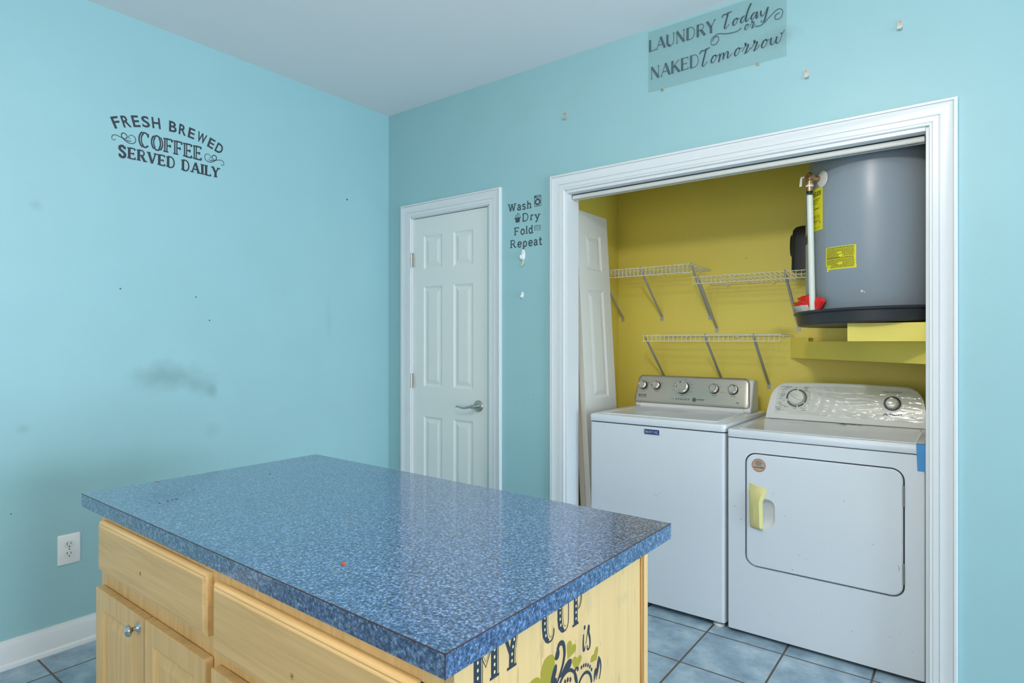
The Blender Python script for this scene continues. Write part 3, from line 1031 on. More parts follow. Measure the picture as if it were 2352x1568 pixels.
b = MB(); script(b, 'today', 2.158, 2.350, 2.632, 0.066, mp, 0.0056, 0.0)
b.build('sign_lettering', sign_ink, t, smooth=False)
b = MB(); script(b, 'or', 2.243, 2.292, 2.598, 0.052, mp, 0.0042)
for pts in ([(2.113, 2.594), (2.120, 2.608), (2.136, 2.606), (2.138, 2.588), (2.122, 2.575), (2.106, 2.583), (2.110, 2.606), (2.135, 2.618), (2.175, 2.607), (2.215, 2.604), (2.235, 2.613)],
            [(2.292, 2.600), (2.320, 2.601), (2.355, 2.628), (2.382, 2.644), (2.400, 2.632), (2.392, 2.606), (2.372, 2.606), (2.372, 2.622), (2.388, 2.628)]):
    P = smoothp(pts, 6); ribbon(b, P, taper(len(P), 0.0028, 0.0022), mp)
b.build('sign_lettering', sign_ink, t, smooth=False)
b = MB(); script(b, 'tomorrow', 2.060, 2.404, 2.496, 0.074, mp, 0.0056, 0.02)
b.build('sign_lettering', sign_ink, t, smooth=False)


def pin(x, z, label):
    b = MB()
    b.lathe([(0.0015, 0.0), (0.0015, 0.006), (0.0055, 0.0065), (0.0050, 0.010), (0.0, 0.0115)], (x, 0, z), (0, -1, 0), 14)
    o = b.build('push_pin', brass, None, base=True)
    tag(o, label, 'push pin', 'brass pins under the clear sign')
    return o


pin(1.880, 2.4385, 'brass push pin under the left end of the clear sign')
pin(2.302, 2.4405, 'brass push pin under the right half of the clear sign')


# ------------------------------------------------------------------ picture hangers
def hanger(x, z, label, tilt):
    t = thing('picture_hanger', label, 'picture hanger', (x, 0, z), 0, 'metal picture hangers nailed to the back wall', True)
    t.rotation_euler = (0, tilt, 0)
    b = MB()
    b.box(-0.0085, 0.0085, -0.0020, 0, -0.004, 0.024)
    b.prism([(0, -0.004), (-0.002, -0.004), (-0.004, -0.012), (-0.009, -0.014), (-0.013, -0.010), (-0.0135, -0.003), (-0.0118, -0.003), (-0.0113, -0.009), (-0.0085, -0.0122), (-0.0052, -0.0105), (-0.0035, -0.003)], 'x', -0.0075, 0.0075)
    b.build('hook_plate', zinc, t)
    b = MB(); b.lathe([(0.0012, 0), (0.0012, 0.006), (0.0032, 0.0065), (0, 0.0075)], (0, 0, 0.016), (0, -1, 0), 10)
    b.build('nail', brass, t)
    return t


hanger(1.350, 2.433, 'small tarnished picture hanger above the left corner of the closet casing', 0.12)
hanger(2.489, 2.345, 'metal picture hanger between the clear sign and the closet casing', -0.05)
hanger(2.804, 2.440, 'metal picture hanger at far right, above the casing corner', 0.10)


# ------------------------------------------------------------------ adhesive hooks
def adhesive_hook(x, z, s, label, tail):
    t = thing('adhesive_hook', label, 'hook', (x, 0, z), 0, 'white stick-on hooks under the Wash decal')
    b = MB()
    rings = []
    for y, k in ((0, 1.0), (-0.003, 1.0), (-0.006, 0.85), (-0.007, 0.6)):
        rings.append([(x + 0.0135 * s * k * cos(2 * pi * i / 24), y, z + 0.030 * s * k * sin(2 * pi * i / 24)) for i in range(24)])
    b.loft(rings)
    b.build('hook_plate', outlet_w, t)
    b = MB()
    P = smoothp([(x, -0.004, z + 0.004 * s), (x, -0.010, z - 0.012 * s), (x, -0.019, z - 0.021 * s), (x, -0.026 * s, z - 0.013 * s), (x, -0.027 * s, z - 0.004 * s)], 6)
    b.tube(P, [0.0062 * s - 0.0020 * s * i / (len(P) - 1) for i in range(len(P))], 10)
    b.build('hook_prong', outlet_w, t)
    b = MB()
    if tail:
        pts = smoothp([(x, -0.001, z - 0.026 * s), (x + 0.001, -0.003, z - 0.045), (x - 0.003, -0.008, z - 0.056), (x - 0.010, -0.014, z - 0.060)], 5)
    else:
        pts = smoothp([(x, -0.001, z - 0.024 * s), (x - 0.002, -0.004, z - 0.033 * s), (x - 0.008, -0.009, z - 0.030 * s)], 5)
    rings = [[(p[0] - 0.006 * s, p[1], p[2]), (p[0] + 0.006 * s, p[1], p[2]), (p[0] + 0.006 * s, p[1] - 0.0012, p[2] + 0.0003), (p[0] - 0.006 * s, p[1] - 0.0012, p[2] + 0.0003)] for p in pts]
    b.loft(rings)
    b.build('adhesive_tab', adh, t)


adhesive_hook(1.083, 1.748, 1.0, 'larger white stick-on hook right under the Wash Dry Fold Repeat lettering', True)
adhesive_hook(1.078, 1.532, 0.58, 'smaller white stick-on hook, lower of the two beside the door', False)

# ------------------------------------------------------------------ outlet
t = thing('wall_outlet', 'white double power outlet low on the left wall beside the island', 'outlet', (0, -1.748, 0.349))
b = MB()
b.loft([[(0.0, y, z) for y, z in rrect(-1.788, -1.708, 0.349, 0.473, 0.003, 2)], [(0.0035, y, z) for y, z in rrect(-1.788, -1.708, 0.349, 0.473, 0.003, 2)],
        [(0.0055, y, z) for y, z in rrect(-1.785, -1.711, 0.352, 0.470, 0.003, 2)]])
b.build('cover_plate', outlet_w, t)
for zc in (0.4305, 0.3905):
    b = MB()
    b.prism([(-1.748 + 0.0205 * s_, zc + 0.0) for s_ in ()] or [(y, z) for y, z in rrect(-1.7655, -1.7305, zc - 0.0155, zc + 0.0155, 0.012, 5)], 'x', 0.0050, 0.0068)
    rc = b.build('receptacle', outlet_f, t)
    b = MB()
    b.box(0.0066, 0.0070, -1.7565, -1.7540, zc - 0.001, zc + 0.009)
    b.box(0.0066, 0.0070, -1.7435, -1.7410, zc + 0.000, zc + 0.008)
    b.lathe([(0.0028, 0), (0.0028, 0.0004)], (0.0066, -1.748, zc - 0.008), (1, 0, 0), 12)
    b.build('slot', dark_gap, rc)
b = MB(); b.lathe([(0.003, 0), (0.0028, 0.001), (0, 0.0013)], (0.0055, -1.748, 0.4105), (1, 0, 0), 12)
b.build('screw', nickel, t)

# ------------------------------------------------------------------ island
IO = (2.417, -2.012)
IR = radians(-0.73)
ZT, ZB = 0.835, 0.798


def island(x, y, z=0):
    return (IO[0] + x * cos(IR) - y * sin(IR), IO[1] + x * sin(IR) + y * cos(IR), z)


t = thing('kitchen_island', 'pale maple kitchen island cabinet under the blue speckled top', 'cabinet', (IO[0], IO[1], 0), IR, None, True)
BX0, BY1 = -1.322, 0.640
b = MB()
b.box(BX0, -0.004, 0.019, BY1, 0.10, ZB); b.box(BX0 + 0.02, -0.02, 0.07, BY1 - 0.02, 0.0, 0.10)
b.build('cabinet_body', wood_v, t)
# face frame: stiles and rails
b = MB()
for (xa, xb) in ((BX0, BX0 + 0.040), (-0.722, -0.612), (-0.040, -0.001)):
    b.box(xa, xb, 0.0, 0.0195, 0.10, ZB)
for (za, zb) in ((0.777, ZB), (0.59, 0.648), (0.10, 0.14)):
    b.box(BX0 + 0.040, -0.722, 0.0008, 0.0195, za, zb)
    b.box(-0.612, -0.040, 0.0008, 0.0195, za, zb)
b.build('face_frame', wood_v, t)
b = MB(); b.box(-0.004, -0.001, 0.0, 0.622, 0.06, ZB - 0.0002)
panel = b.build('side_panel', wood_side, t)
b = MB(); b.box(-0.010, 0.003, 0.622, 0.636, 0.0, ZB - 0.0005)
lab(b.build('corner_trim', wood_dark, t, bevel=0.002), 'darker stained corner strip')
b = MB(); b.box(-0.014, 0.005, 0.636, 0.652, 0.0, ZB - 0.0005)
b.build('corner_trim', wood_v, t, bevel=0.003)


def drawer_front(xa, xb, za, zb):
    b = MB()
    R = []
    for ins, y in ((0, 0.0), (0, -0.013), (0.004, -0.017), (0.007, -0.0172), (0.0085, -0.0188), (0.011, -0.0200)):
        R.append([(xa + ins, y, za + ins), (xb - ins, y, za + ins), (xb - ins, y, zb - ins), (xa + ins, y, zb - ins)])
    b.loft(R)
    return b.build('drawer', wood_h, t, smooth=False)


for args, hx, hz in (((-1.296, -0.681, 0.658, 0.790), -1.010, 0.716), ((-0.652, -0.050, 0.637, 0.779), -0.356, 0.689)):
    dr = drawer_front(*args)
    b = MB()
    disc(b, (hx, hz), 0.0026, 0.0030, Surf(lambda u, v: (u, -0.0203, v), (0, -1, 0)))
    ring2(b, (hx, hz), 0.0050, 0.0056, Surf(lambda u, v: (u, -0.0203, v), (0, -1, 0)), 20, 330)
    lab(b.build('pull_hole', rust_m, dr, smooth=False), 'small dark hole where a pull is missing')


def cab_door(xa, xb, za, zb):
    b = MB()
    w, h = xb - xa, zb - za
    panel_slab(b, w, h, 0.020, [(0.046, w - 0.046, 0.05, h - 0.05)], [(0.004, 0.002), (0.010, 0.008), (0.014, 0.008), (0.034, 0.002), (0.036, 0.0015)])
    b.v = [(p[0] + xa, p[1] - 0.020, p[2] + za) for p in b.v]
    return b.build('cabinet_door', wood_v, t, bevel=0.003, smooth=False)


d1 = cab_door(-1.304, -0.990, 0.13, 0.612)
cab_door(-0.985, -0.681, 0.13, 0.612)
cab_door(-0.652, -0.353, 0.13, 0.606)
cab_door(-0.347, -0.050, 0.13, 0.606)
b = MB()
b.lathe([(0.012, 0.0), (0.011, 0.003), (0.0055, 0.008), (0.005, 0.014), (0.008, 0.018), (0.0135, 0.021), (0.0145, 0.0245), (0.012, 0.028), (0.0, 0.0295)], (-1.018, -0.020, 0.583), (0, -1, 0), 24)
b.build('knob', chrome, d1)
# knot marks on the two drawer fronts are in the wood; small dark pin holes
# countertop
ct = thing('countertop', 'blue speckled laminate island countertop with thin dark seam edges', 'countertop', (IO[0], IO[1], ZB), IR, None, True)
CX0, CY1 = -1.474, 0.784
b = MB(); b.box(CX0, 0.003, -0.003, CY1, 0, ZT - ZB)
slab = b.build('slab', counter_m, ct, smooth=False)
e = 0.0011
hh = ZT - ZB
b = MB()
b.box(CX0 - 0.0004, 0.0034, -0.0034, -0.0030 + e, hh - e, hh + 0.0003); b.box(0.003 - e, 0.0034, -0.0034, CY1, hh - e, hh + 0.0003)
b.box(0.003 - e, 0.0034, -0.0034, -0.003 + e, 0, hh)
lab(b.build('edge_seam', seam_br, ct, smooth=False), 'thin dark brown laminate seam')
# crumbs on the top
b = MB()
p = (-0.6, 0.2)
b.loft([[(0.006 * k * (cos(2 * pi * i / 9) + 0.3 * cos(4 * pi * i / 9 + 1)), 0.005 * k * (sin(2 * pi * i / 9) + 0.25 * cos(6 * pi * i / 9)), z) for i in range(9)] for k, z in ((1, 0), (0.95, 0.0015), (0.6, 0.0032), (0.2, 0.0036))])
o = b.build('crumb', crumb_m, None)
# placed where the photo shows it on the top
o.location = (2.016, -1.884, ZT)
tag(o, 'small red crumb lying on the blue countertop', 'crumb')
CRUMBS = [(1.227, -1.868, 1.0, None), (1.233, -1.882, 0.8, None), (1.226, -1.857, 0.9, None), (1.238, -1.905, 0.7, None),
          (1.160, -1.776, 1.5, 'dark crumb lying farther back than the little scatter on the countertop'),
          (0.962, -1.797, 3.2, 'flat brown flake at the back left edge of the countertop'),
          (1.142, -1.519, 0.8, 'lone dark crumb by the far long edge of the countertop')]
for k, (cx_, cy_, sc_, lb) in enumerate(CRUMBS):
    b = MB()
    b.loft([[(0.0042 * q * (1 + 0.3 * sin(2.0 * i + k)) * cos(2 * pi * i / 7), 0.0024 * q * sin(2 * pi * i / 7 + 0.4 * k), z) for i in range(7)] for q, z in ((1, 0), (0.8, 0.001), (0.2, 0.0015))])
    o = b.build('crumb', rust_m if sc_ > 1.2 else dark_gap, None)
    o.location = (cx_, cy_, ZT)
    o.scale = (sc_, sc_, 1.0)
    o.rotation_euler = (0, 0, 0.6 * k)
    tag(o, lb or 'dark crumb in the small scatter near the left corner of the countertop', 'crumb', 'crumbs on the countertop')

# vinyl on the side panel
mp = Surf(lambda u, v: (-0.0007, u, min(v, 0.7972)), (1, 0, 0))
mp2 = Surf(lambda u, v: (-0.0001, u, min(v, 0.7972)), (1, 0, 0))
b = MB(); dots = MB()


def stem(x, z0, z1, w=0.0175):
    poly2(b, [(x, z0), (x + w, z0), (x + w, z1), (x, z1)], mp)
    z = z0 + 0.010
    while z < min(z1, 0.797):
        disc(dots, (x + w / 2, z), 0.0021, 0.0029, mp2, 12)
        z += 0.0118


# M
stem(0.062, 0.722, 0.84); stem(0.103, 0.750, 0.84, 0.0155)
ribbon(b, [(0.100, 0.752), (0.123, 0.752)], 0.0045, mp); ribbon(b, [(0.058, 0.724), (0.084, 0.724)], 0.0045, mp)
ribbon(b, [(0.0790, 0.797), (0.0905, 0.7755), (0.1020, 0.797)], 0.0024, mp); ribbon(b, [(0.0835, 0.797), (0.0908, 0.7835), (0.0980, 0.797)], 0.0010, mp)
ribbon(b, [(0.0825, 0.730), (0.0825, 0.80)], 0.0012, mp); ribbon(b, [(0.1212, 0.756), (0.1212, 0.80)], 0.0012, mp)
# Y
poly2(b, [(0.148, 0.750), (0.1625, 0.750), (0.1632, 0.774), (0.1690, 0.7972), (0.1545, 0.7972), (0.1490, 0.774)], mp)
poly2(b, [(0.1370, 0.7972), (0.1455, 0.7972), (0.1530, 0.7760), (0.1495, 0.7690)], mp)
for x, z in ((0.1552, 0.759), (0.1555, 0.770), (0.1580, 0.781), (0.1612, 0.792)):
    disc(dots, (x, z), 0.0021, 0.0029, mp2, 12)
ribbon(b, [(0.143, 0.749), (0.168, 0.749)], 0.0045, mp); ribbon(b, [(0.1655, 0.752), (0.1660, 0.774), (0.1718, 0.797)], 0.0011, mp)
b.build('decal_lettering', decal, panel, smooth=False)
b = MB()
# C
P = [(0.249, 0.84), (0.2485, 0.78), (0.250, 0.765), (0.256, 0.753), (0.262, 0.749)]
ribbon(b, P, [0.0150, 0.0150, 0.0140, 0.010, 0.006], mp)
P = smoothp([(0.258, 0.7475), (0.270, 0.7475), (0.277, 0.754), (0.2785, 0.766)], 5); ribbon(b, P, [0.0035] * len(P), mp)
ribbon(b, smoothp([(0.2600, 0.80), (0.2600, 0.770), (0.266, 0.7545), (0.273, 0.756)], 5), 0.0011, mp)
for z in (0.763, 0.7745, 0.7855, 0.7955):
    disc(dots, (0.2490 + (0.003 if z < 0.77 else 0), z), 0.0020, 0.0029, mp2, 12)
# U
P = [(0.297, 0.84), (0.297, 0.775), (0.299, 0.762), (0.306, 0.752), (0.312, 0.7485)]
ribbon(b, P, [0.0145, 0.0145, 0.0135, 0.0095, 0.005], mp)
P = smoothp([(0.308, 0.7485), (0.318, 0.7490), (0.325, 0.757), (0.3265, 0.775), (0.3265, 0.84)], 5); ribbon(b, P, 0.0026, mp)
P = smoothp([(0.3075, 0.80), (0.3078, 0.774), (0.3125, 0.7575), (0.3185, 0.7570)], 5); ribbon(b, P, 0.0011, mp)
for z in (0.764, 0.7755, 0.787, 0.796):
    disc(dots, (0.2975 + (0.002 if z < 0.77 else 0), z), 0.0020, 0.0029, mp2, 12)
# P
stem(0.345, 0.747, 0.84, 0.0135)
ribbon(b, [(0.340, 0.746), (0.362, 0.746)], 0.0042, mp)
P = smoothp([(0.360, 0.7725), (0.367, 0.776), (0.3715, 0.785), (0.3725, 0.80)], 5); ribbon(b, P, 0.0026, mp)
ribbon(b, smoothp([(0.360, 0.7765), (0.3655, 0.781), (0.3690, 0.790), (0.3695, 0.80)], 5), 0.0010, mp)
b.build('decal_lettering', decal, panel, smooth=False)
lab(dots.build('decal_dots', white_dot, panel, smooth=False), 'cream dots inside the letter stems')
b = MB()   # is
P = smoothp([(0.3805, 0.716), (0.3790, 0.700), (0.3800, 0.6865), (0.3835, 0.685), (0.3865, 0.692)], 6); ribbon(b, P, taper(len(P), 0.004, 0.0062, 0.002), mp)
disc(b, (0.3842, 0.728), 0.0034, 0.0044, mp)
P = smoothp([(0.3885, 0.694), (0.3945, 0.714), (0.3985, 0.726), (0.4010, 0.722), (0.3995, 0.712), (0.4035, 0.700), (0.4040, 0.686), (0.3985, 0.6805), (0.3935, 0.684), (0.3945, 0.690)], 6)
ribbon(b, P, taper(len(P), 0.002, 0.0062, 0.003), mp)
b.build('decal_lettering', decal, panel, smooth=False)


def heart(tip, l1, l2):
    """heart with its tip and the tops of its two lobes"""
    tip, l1, l2 = Vector(tip), Vector(l1), Vector(l2)
    up = ((l1 + l2) / 2 - tip)
    hgt = up.length
    up.normalize()
    rt = Vector((up.y, -up.x))
    w = abs((l2 - l1).dot(rt)) * 2.0
    pts = [(0, 0), (-0.24, 0.30), (-0.46, 0.62), (-0.47, 0.86), (-0.27, 1.0), (-0.07, 0.90), (0, 0.74), (0.07, 0.90), (0.27, 1.0), (0.47, 0.86), (0.46, 0.62), (0.24, 0.30)]
    P = smoothp([tip + rt * p[0] * w + up * p[1] * hgt for p in pts[:7]], 4) + smoothp([tip + rt * p[0] * w + up * p[1] * hgt for p in pts[6:] + [pts[0]]], 4)[1:-1]
    b = MB(); poly2(b, P, mp)
    lab(b.build('decal_heart', olive, panel, smooth=False), 'olive yellow vinyl heart')


heart((0.262, 0.640), (0.207, 0.700), (0.250, 0.722))
heart((0.3235, 0.692), (0.3355, 0.722), (0.3490, 0.709))
heart((0.3515, 0.658), (0.3490, 0.684), (0.3670, 0.684))
heart((0.4300, 0.647), (0.4120, 0.659), (0.4235, 0.673))
b = MB()   # curls and leaves above the cup
P = smoothp([(0.281, 0.712), (0.287, 0.708), (0.293, 0.714), (0.291, 0.724), (0.298, 0.731), (0.309, 0.726), (0.313, 0.708), (0.308, 0.690), (0.296, 0.672), (0.286, 0.660)], 6)
ribbon(b, P, [0.004 + 0.005 * sin(pi * i / len(P)) for i in range(len(P))], mp)
disc(b, (0.2895, 0.7135), 0.0068, 0.0085, mp)


def leaf(a, c, w):
    a, c = Vector(a), Vector(c)
    d = (c - a); n_ = Vector((-d.y, d.x)).normalized()
    prof = [(0, 0), (0.25, 0.25), (0.55, 0.48), (0.8, 0.50), (0.95, 0.28), (1, 0)]
    poly2(b, [a + d * s + n_ * q * w for s, q in prof] + [a + d * s - n_ * q * w for s, q in prof[-2:0:-1]], mp)


leaf((0.262, 0.650), (0.2860, 0.699), 0.014)
leaf((0.270, 0.630), (0.2850, 0.675), 0.013)
leaf((0.296, 0.668), (0.3380, 0.685), 0.018)
P = arcp(0.322, 0.630, 0.034, 0.040, 0, 180, 20); ribbon(b, P, 0.0065, mp)
for i in range(4):
    disc(b, (0.306 + 0.009 * i, 0.650 + 0.004 * sin(pi * i / 3)), 0.0034, 0.005, mp, 12)
P = smoothp([(0.359, 0.660), (0.353, 0.663), (0.348, 0.654), (0.351, 0.640), (0.358, 0.630)], 6); ribbon(b, P, taper(len(P), 0.003, 0.0055, 0.003), mp)
disc(b, (0.359, 0.6585), 0.0034, 0.0044, mp, 12)
P = arcp(0.384, 0.610, 0.026, 0.030, 160, 0, 18); ribbon(b, P, 0.0060, mp)
for q in ((0.3725, 0.6560), (0.3805, 0.6560), (0.3885, 0.6540), (0.3965, 0.6500), (0.4040, 0.6440), (0.4100, 0.6360)):
    disc(b, q, 0.0029, 0.0040, mp, 12)
leaf((0.428, 0.606), (0.4400, 0.650), 0.010)
leaf((0.419, 0.606), (0.4270, 0.632), 0.009)
P = smoothp([(0.436, 0.650), (0.444, 0.640), (0.446, 0.622), (0.440, 0.604)], 6); ribbon(b, P, taper(len(P), 0.003, 0.005), mp)
b.build('decal_flourish', decal, panel, smooth=False)

# ------------------------------------------------------------------ washing machine
t = thing('washing_machine', 'white top-loading washing machine with grey control panel, left of the dryer', 'washing machine', (1.80, 0.40, 0))
WX0, WX1, WYF, WYB = 1.452, 2.146, 0.070, 0.735
b = MB(); b.prism(rrect(WX0 + 0.003, WX1 - 0.003, WYF + 0.001, WYB, (0.018, 0.018, 0.004, 0.004)), 'z', 0.026, 0.871)
b.build('cabinet', enamel, t, smooth=True)
b = MB(); b.prism(rrect(WX0 + 0.006, WX1 - 0.006, WYF + 0.006, WYB - 0.01, 0.015), 'z', 0.870, 0.877)
b.build('lid_gap', dark_gap, t)
b = MB()
for z, i in ((0.8765, 0.001), (0.879, 0), (0.903, 0), (0.909, 0.002), (0.912, 0.008)):
    if z == 0.8765:
        R = []
    R.append([(x, y, z) for x, y in rrect(WX0 + i, WX1 - i, WYF - 0.003 + i, WYB - i, (0.020, 0.020, 0.006, 0.006))])
b.loft(R)
b.build('top_panel', enamel, t)
b = MB()
R = [[(x, y, z) for x, y in rrect(WX0 + 0.055 + i, WX1 - 0.055 - i, WYF + 0.045 + i, 0.535 - i, 0.012)] for z, i in ((0.910, 0), (0.9145, 0), (0.9165, 0.002), (0.9165, 0.010), (0.9135, 0.016))]
b.loft(R)
b.build('lid', enamel, t)
# console
CX_0, CX_1 = 1.470, 2.112
PY0, PZ0, PY1, PZ1 = 0.552, 0.934, 0.602, 1.086


def wf(u, s, off=0.0):
    """point on the washer's tilted panel: x = u, s = 0..1 upward"""
    n = Vector((0, -(PZ1 - PZ0), (PY1 - PY0))).normalized()
    return Vector((u, PY0 + (PY1 - PY0) * s, PZ0 + (PZ1 - PZ0) * s)) + n * off


LS = sqrt((PY1 - PY0) ** 2 + (PZ1 - PZ0) ** 2)
b = MB()
b.prism([(0.556, 0.912), (0.552, 0.934), (0.566, 0.945), (0.606, 1.076), (0.640, 1.082), (0.690, 1.070), (0.700, 0.912)], 'x', CX_0 + 0.006, CX_1 + 0.004)
b.build('console', enamel2, t, bevel=0.008, seg=3)
b = MB(); b.box(CX_0 + 0.040, CX_1 - 0.030, 0.548, 0.560, 0.9125, 0.9335)
b.build('console_strip', enamel2, t, bevel=0.001)
b = MB()
R = []
for off, ins in ((-0.004, 0.0), (0.006, 0.0), (0.010, 0.005), (0.012, 0.014)):
    ring = []
    for (x, s) in rrect(0, CX_1 - CX_0, 0, LS, (0.018, 0.022, 0.026, 0.022), 5):
        cx2, cs2 = (CX_1 - CX_0) / 2, LS / 2
        xx = cx2 + (x - cx2) * (1 - ins / cx2)
        ss = cs2 + (s - cs2) * (1 - ins / cs2)
        lean = 0.014 * ss / LS * (1 - 2 * xx / (CX_1 - CX_0))
        ring.append(wf(CX_0 + xx + lean, ss / LS, off))
    R.append(ring)
b.loft(R)
cp = b.build('control_panel', steel, t, angle=25)
nrm = Vector((0, -(PZ1 - PZ0), (PY1 - PY0))).normalized()
mpw = Surf(lambda u, v: wf(u, v / LS, 0.0125), nrm)
KS = []
for (x, s, r, a) in ((1.517, 0.098, 0.0225, 40), (1.597, 0.099, 0.0225, 190), (1.752, 0.094, 0.0335, 110), (1.924, 0.094, 0.0240, 15), (2.024, 0.094, 0.0240, 60)):
    c0 = wf(x, s / LS, 0.012)
    b = MB(); b.lathe([(r * 1.08, 0), (r * 1.05, 0.010), (r * 0.98, 0.012)], c0, nrm, 36)
    kn = b.build('knob', dark_gap, t)
    b = MB(); b.lathe([(r * 1.0, 0.0095), (r * 1.02, 0.016), (r * 0.98, 0.024), (r * 0.90, 0.026), (r * 0.74, 0.022), (0.0, 0.0215)], c0, nrm, 36)
    b.build('knob_cap', steel, kn)
    b = MB(); b.lathe([(r * 1.0, 0.017), (r * 1.035, 0.021), (r * 1.0, 0.0265), (r * 0.90, 0.0275), (r * 0.80, 0.0235), (r * 0.80, 0.017)], c0, nrm, 36, False)
    b.build('knob_rim', rim_m, kn)
    up = Vector((0, PY1 - PY0, PZ1 - PZ0)).normalized()
    d = Vector((1, 0, 0)) * cos(radians(a)) + up * sin(radians(a))
    b = MB(); q = c0 + nrm * 0.0255; sd = d.cross(nrm)
    b.loft([[q + d * r * 0.98 + sd * 0.002, q + d * r * 0.70 + sd * 0.0035, q + d * r * 0.70 - sd * 0.0035, q + d * r * 0.98 - sd * 0.002],
            [q + nrm * 0.001 + d * r * 0.98 + sd * 0.002, q + nrm * 0.001 + d * r * 0.70 + sd * 0.0035, q + nrm * 0.001 + d * r * 0.70 - sd * 0.0035, q + nrm * 0.001 + d * r * 0.98 - sd * 0.002]])
    b.build('knob_pointer', black_pl, kn)
    KS.append((x, s, r))
b = MB()
glyphs(b, 'MAYTAG', CAP, 1.496, 1.545, 0.034, 0.0125, mpw, 0.0030, 0.0014, 0.0016)
ribbon(b, [(1.494, 0.0285), (1.546, 0.0285)], 0.0022, mpw)
rng = random.Random(2)


def tick(b, x, s, w, mpx, h=0.0022):
    n = max(2, int(w / 0.003))
    for i in range(n):
        ww = w / n
        ribbon(b, [(x - w / 2 + i * ww + ww * 0.10, s), (x - w / 2 + i * ww + ww * rng.uniform(0.7, 0.95), s)], h * rng.uniform(0.7, 1.1), mpx)


for (x, s, r) in KS:
    tick(b, x + 0.004, s - r - 0.012, 0.022, mpw)
    for a in ((150, 112, 68, 30) if r < 0.03 else (200, 172, 148, 118, 78, 48, 24, 0, -30, -60, -95, -125)):
        k = r + 0.015 if r > 0.03 else r + 0.008
        tick(b, x + (k + 0.006) * cos(radians(a)), s + k * sin(radians(a)) * 0.92, 0.010 if r < 0.03 else 0.014, mpw, 0.0019)
for i in range(6):
    x = 1.718 + i * 0.0140
    poly2(b, [(x, 0.0255), (x + 0.0075, 0.0255), (x + 0.0075, 0.0305), (x, 0.0305)], mpw)
    tick(b, x + 0.004, 0.0345, 0.010, mpw, 0.0014)
tick(b, 1.702, 0.0275, 0.016, mpw); tick(b, 1.858, 0.032, 0.040, mpw, 0.0042); tick(b, 1.858, 0.0255, 0.036, mpw, 0.0018)
tick(b, 2.052, 0.027, 0.012, mpw, 0.004); tick(b, 2.052, 0.022, 0.020, mpw, 0.0014)
b.build('panel_lettering', grey_print, cp, smooth=False)
b = MB(); disc(b, (1.823, 0.029), 0.0115, 0.0115, mpw, 24)
b.build('panel_emblem', grey_print, cp, smooth=False)
b = MB(); tick(b, 1.970, 0.078, 0.026, mpw, 0.003); ring2(b, (1.924, 0.094), 0.0290, 0.0302, mpw, -35, 30, 12)
b.build('panel_lettering', orange_print, cp, smooth=False)
# badge
b = MB(); b.box(1.757, 1.835, WYF - 0.0025, WYF + 0.002, 0.834, 0.860)
bd = b.build('badge', silver_print, t, bevel=0.0006)
b = MB(); b.box(1.7585, 1.8335, WYF - 0.0032, WYF - 0.002, 0.8355, 0.8585)
b.build('badge_face', badge_blue, bd)
b = MB(); glyphs(b, 'MAYTAG', CAP, 1.763, 1.830, 0.8410, 0.0120, Surf(lambda u, v: (u, WYF - 0.0036, v), (0, -1, 0)), 0.0022, 0.0012, 0.0015)
b.build('badge_lettering', silver_print, bd, smooth=False)
for (x, y) in ((2.105, 0.105), (1.49, 0.105), (2.105, 0.70), (1.49, 0.70)):
    b = MB(); b.lathe([(0.024, 0.0), (0.026, 0.006), (0.022, 0.012), (0.012, 0.014), (0.012, 0.027)], (x, y, 0), (0, 0, 1), 20)
    b.build('levelling_foot', mask_tape if x > 9 else enamel2, t)
# scuffs
b = MB()
for (x, z, dx, dz) in ((1.526, 0.851, 0.010, 0.014), (1.573, 0.834, 0.004, 0.004), (1.80, 0.55, 0.030, -0.006), (1.83, 0.560, 0.010, 0.001), (2.06, 0.545, 0.003, 0.006), (1.51, 0.60, 0.002, 0.005), (1.99, 0.59, 0.003, 0.003)):
    ribbon(b, [(x, z), (x + dx / 2, z + dz / 2), (x + dx, z + dz)], 0.0010, lambda u, v: (u, WYF + 0.0004, v))
b.build('scuff_marks', scuff_m, t, smooth=False)

# ------------------------------------------------------------------ dryer
t = thing('clothes_dryer', 'white front-loading clothes dryer with film on its console, at the right', 'clothes dryer', (2.52, 0.40, 0))
DX0, DX1, DYF, DYB = 2.153, 2.880, 0.070, 0.76
b = MB(); b.prism(rrect(DX0 + 0.002, DX1 - 0.002, DYF + 0.030, DYB, 0.003), 'z', 0.014, 0.857)
b.build('cabinet', enamel, t)


def holed(outer, hole, y, y_edge, y_back, ease):
    """plate facing -Y with a hole; its rim eases back to y_edge, then runs to y_back"""
    bm = bmesh.new()

    def loop(pts, yy):
        v_ = [bm.verts.new((p[0], yy, p[1])) for p in pts]
        return v_, [bm.edges.new((v_[i], v_[(i + 1) % len(v_)])) for i in range(len(v_))]
    cx_, cz_ = (sum(p[0] for p in outer) / len(outer), sum(p[1] for p in outer) / len(outer))
    shr = lambda pts, d: [(p[0] - d * (1 if p[0] > cx_ else -1), p[1] - d * (1 if p[1] > cz_ else -1)) for p in pts]
    vi, ei = loop(shr(outer, ease), y)
    vh, eh = loop(hole, y)
    bmesh.ops.triangle_fill(bm, use_beauty=True, use_dissolve=False, edges=ei + eh)
    vo, _ = loop(outer, y_edge)
    vk, _ = loop(outer, y_back)
    for A, B in ((vi, vo), (vo, vk)):
        for i in range(len(A)):
            j = (i + 1) % len(A)
            bm.faces.new((A[i], A[j], B[j], B[i]))
    return bm, vh


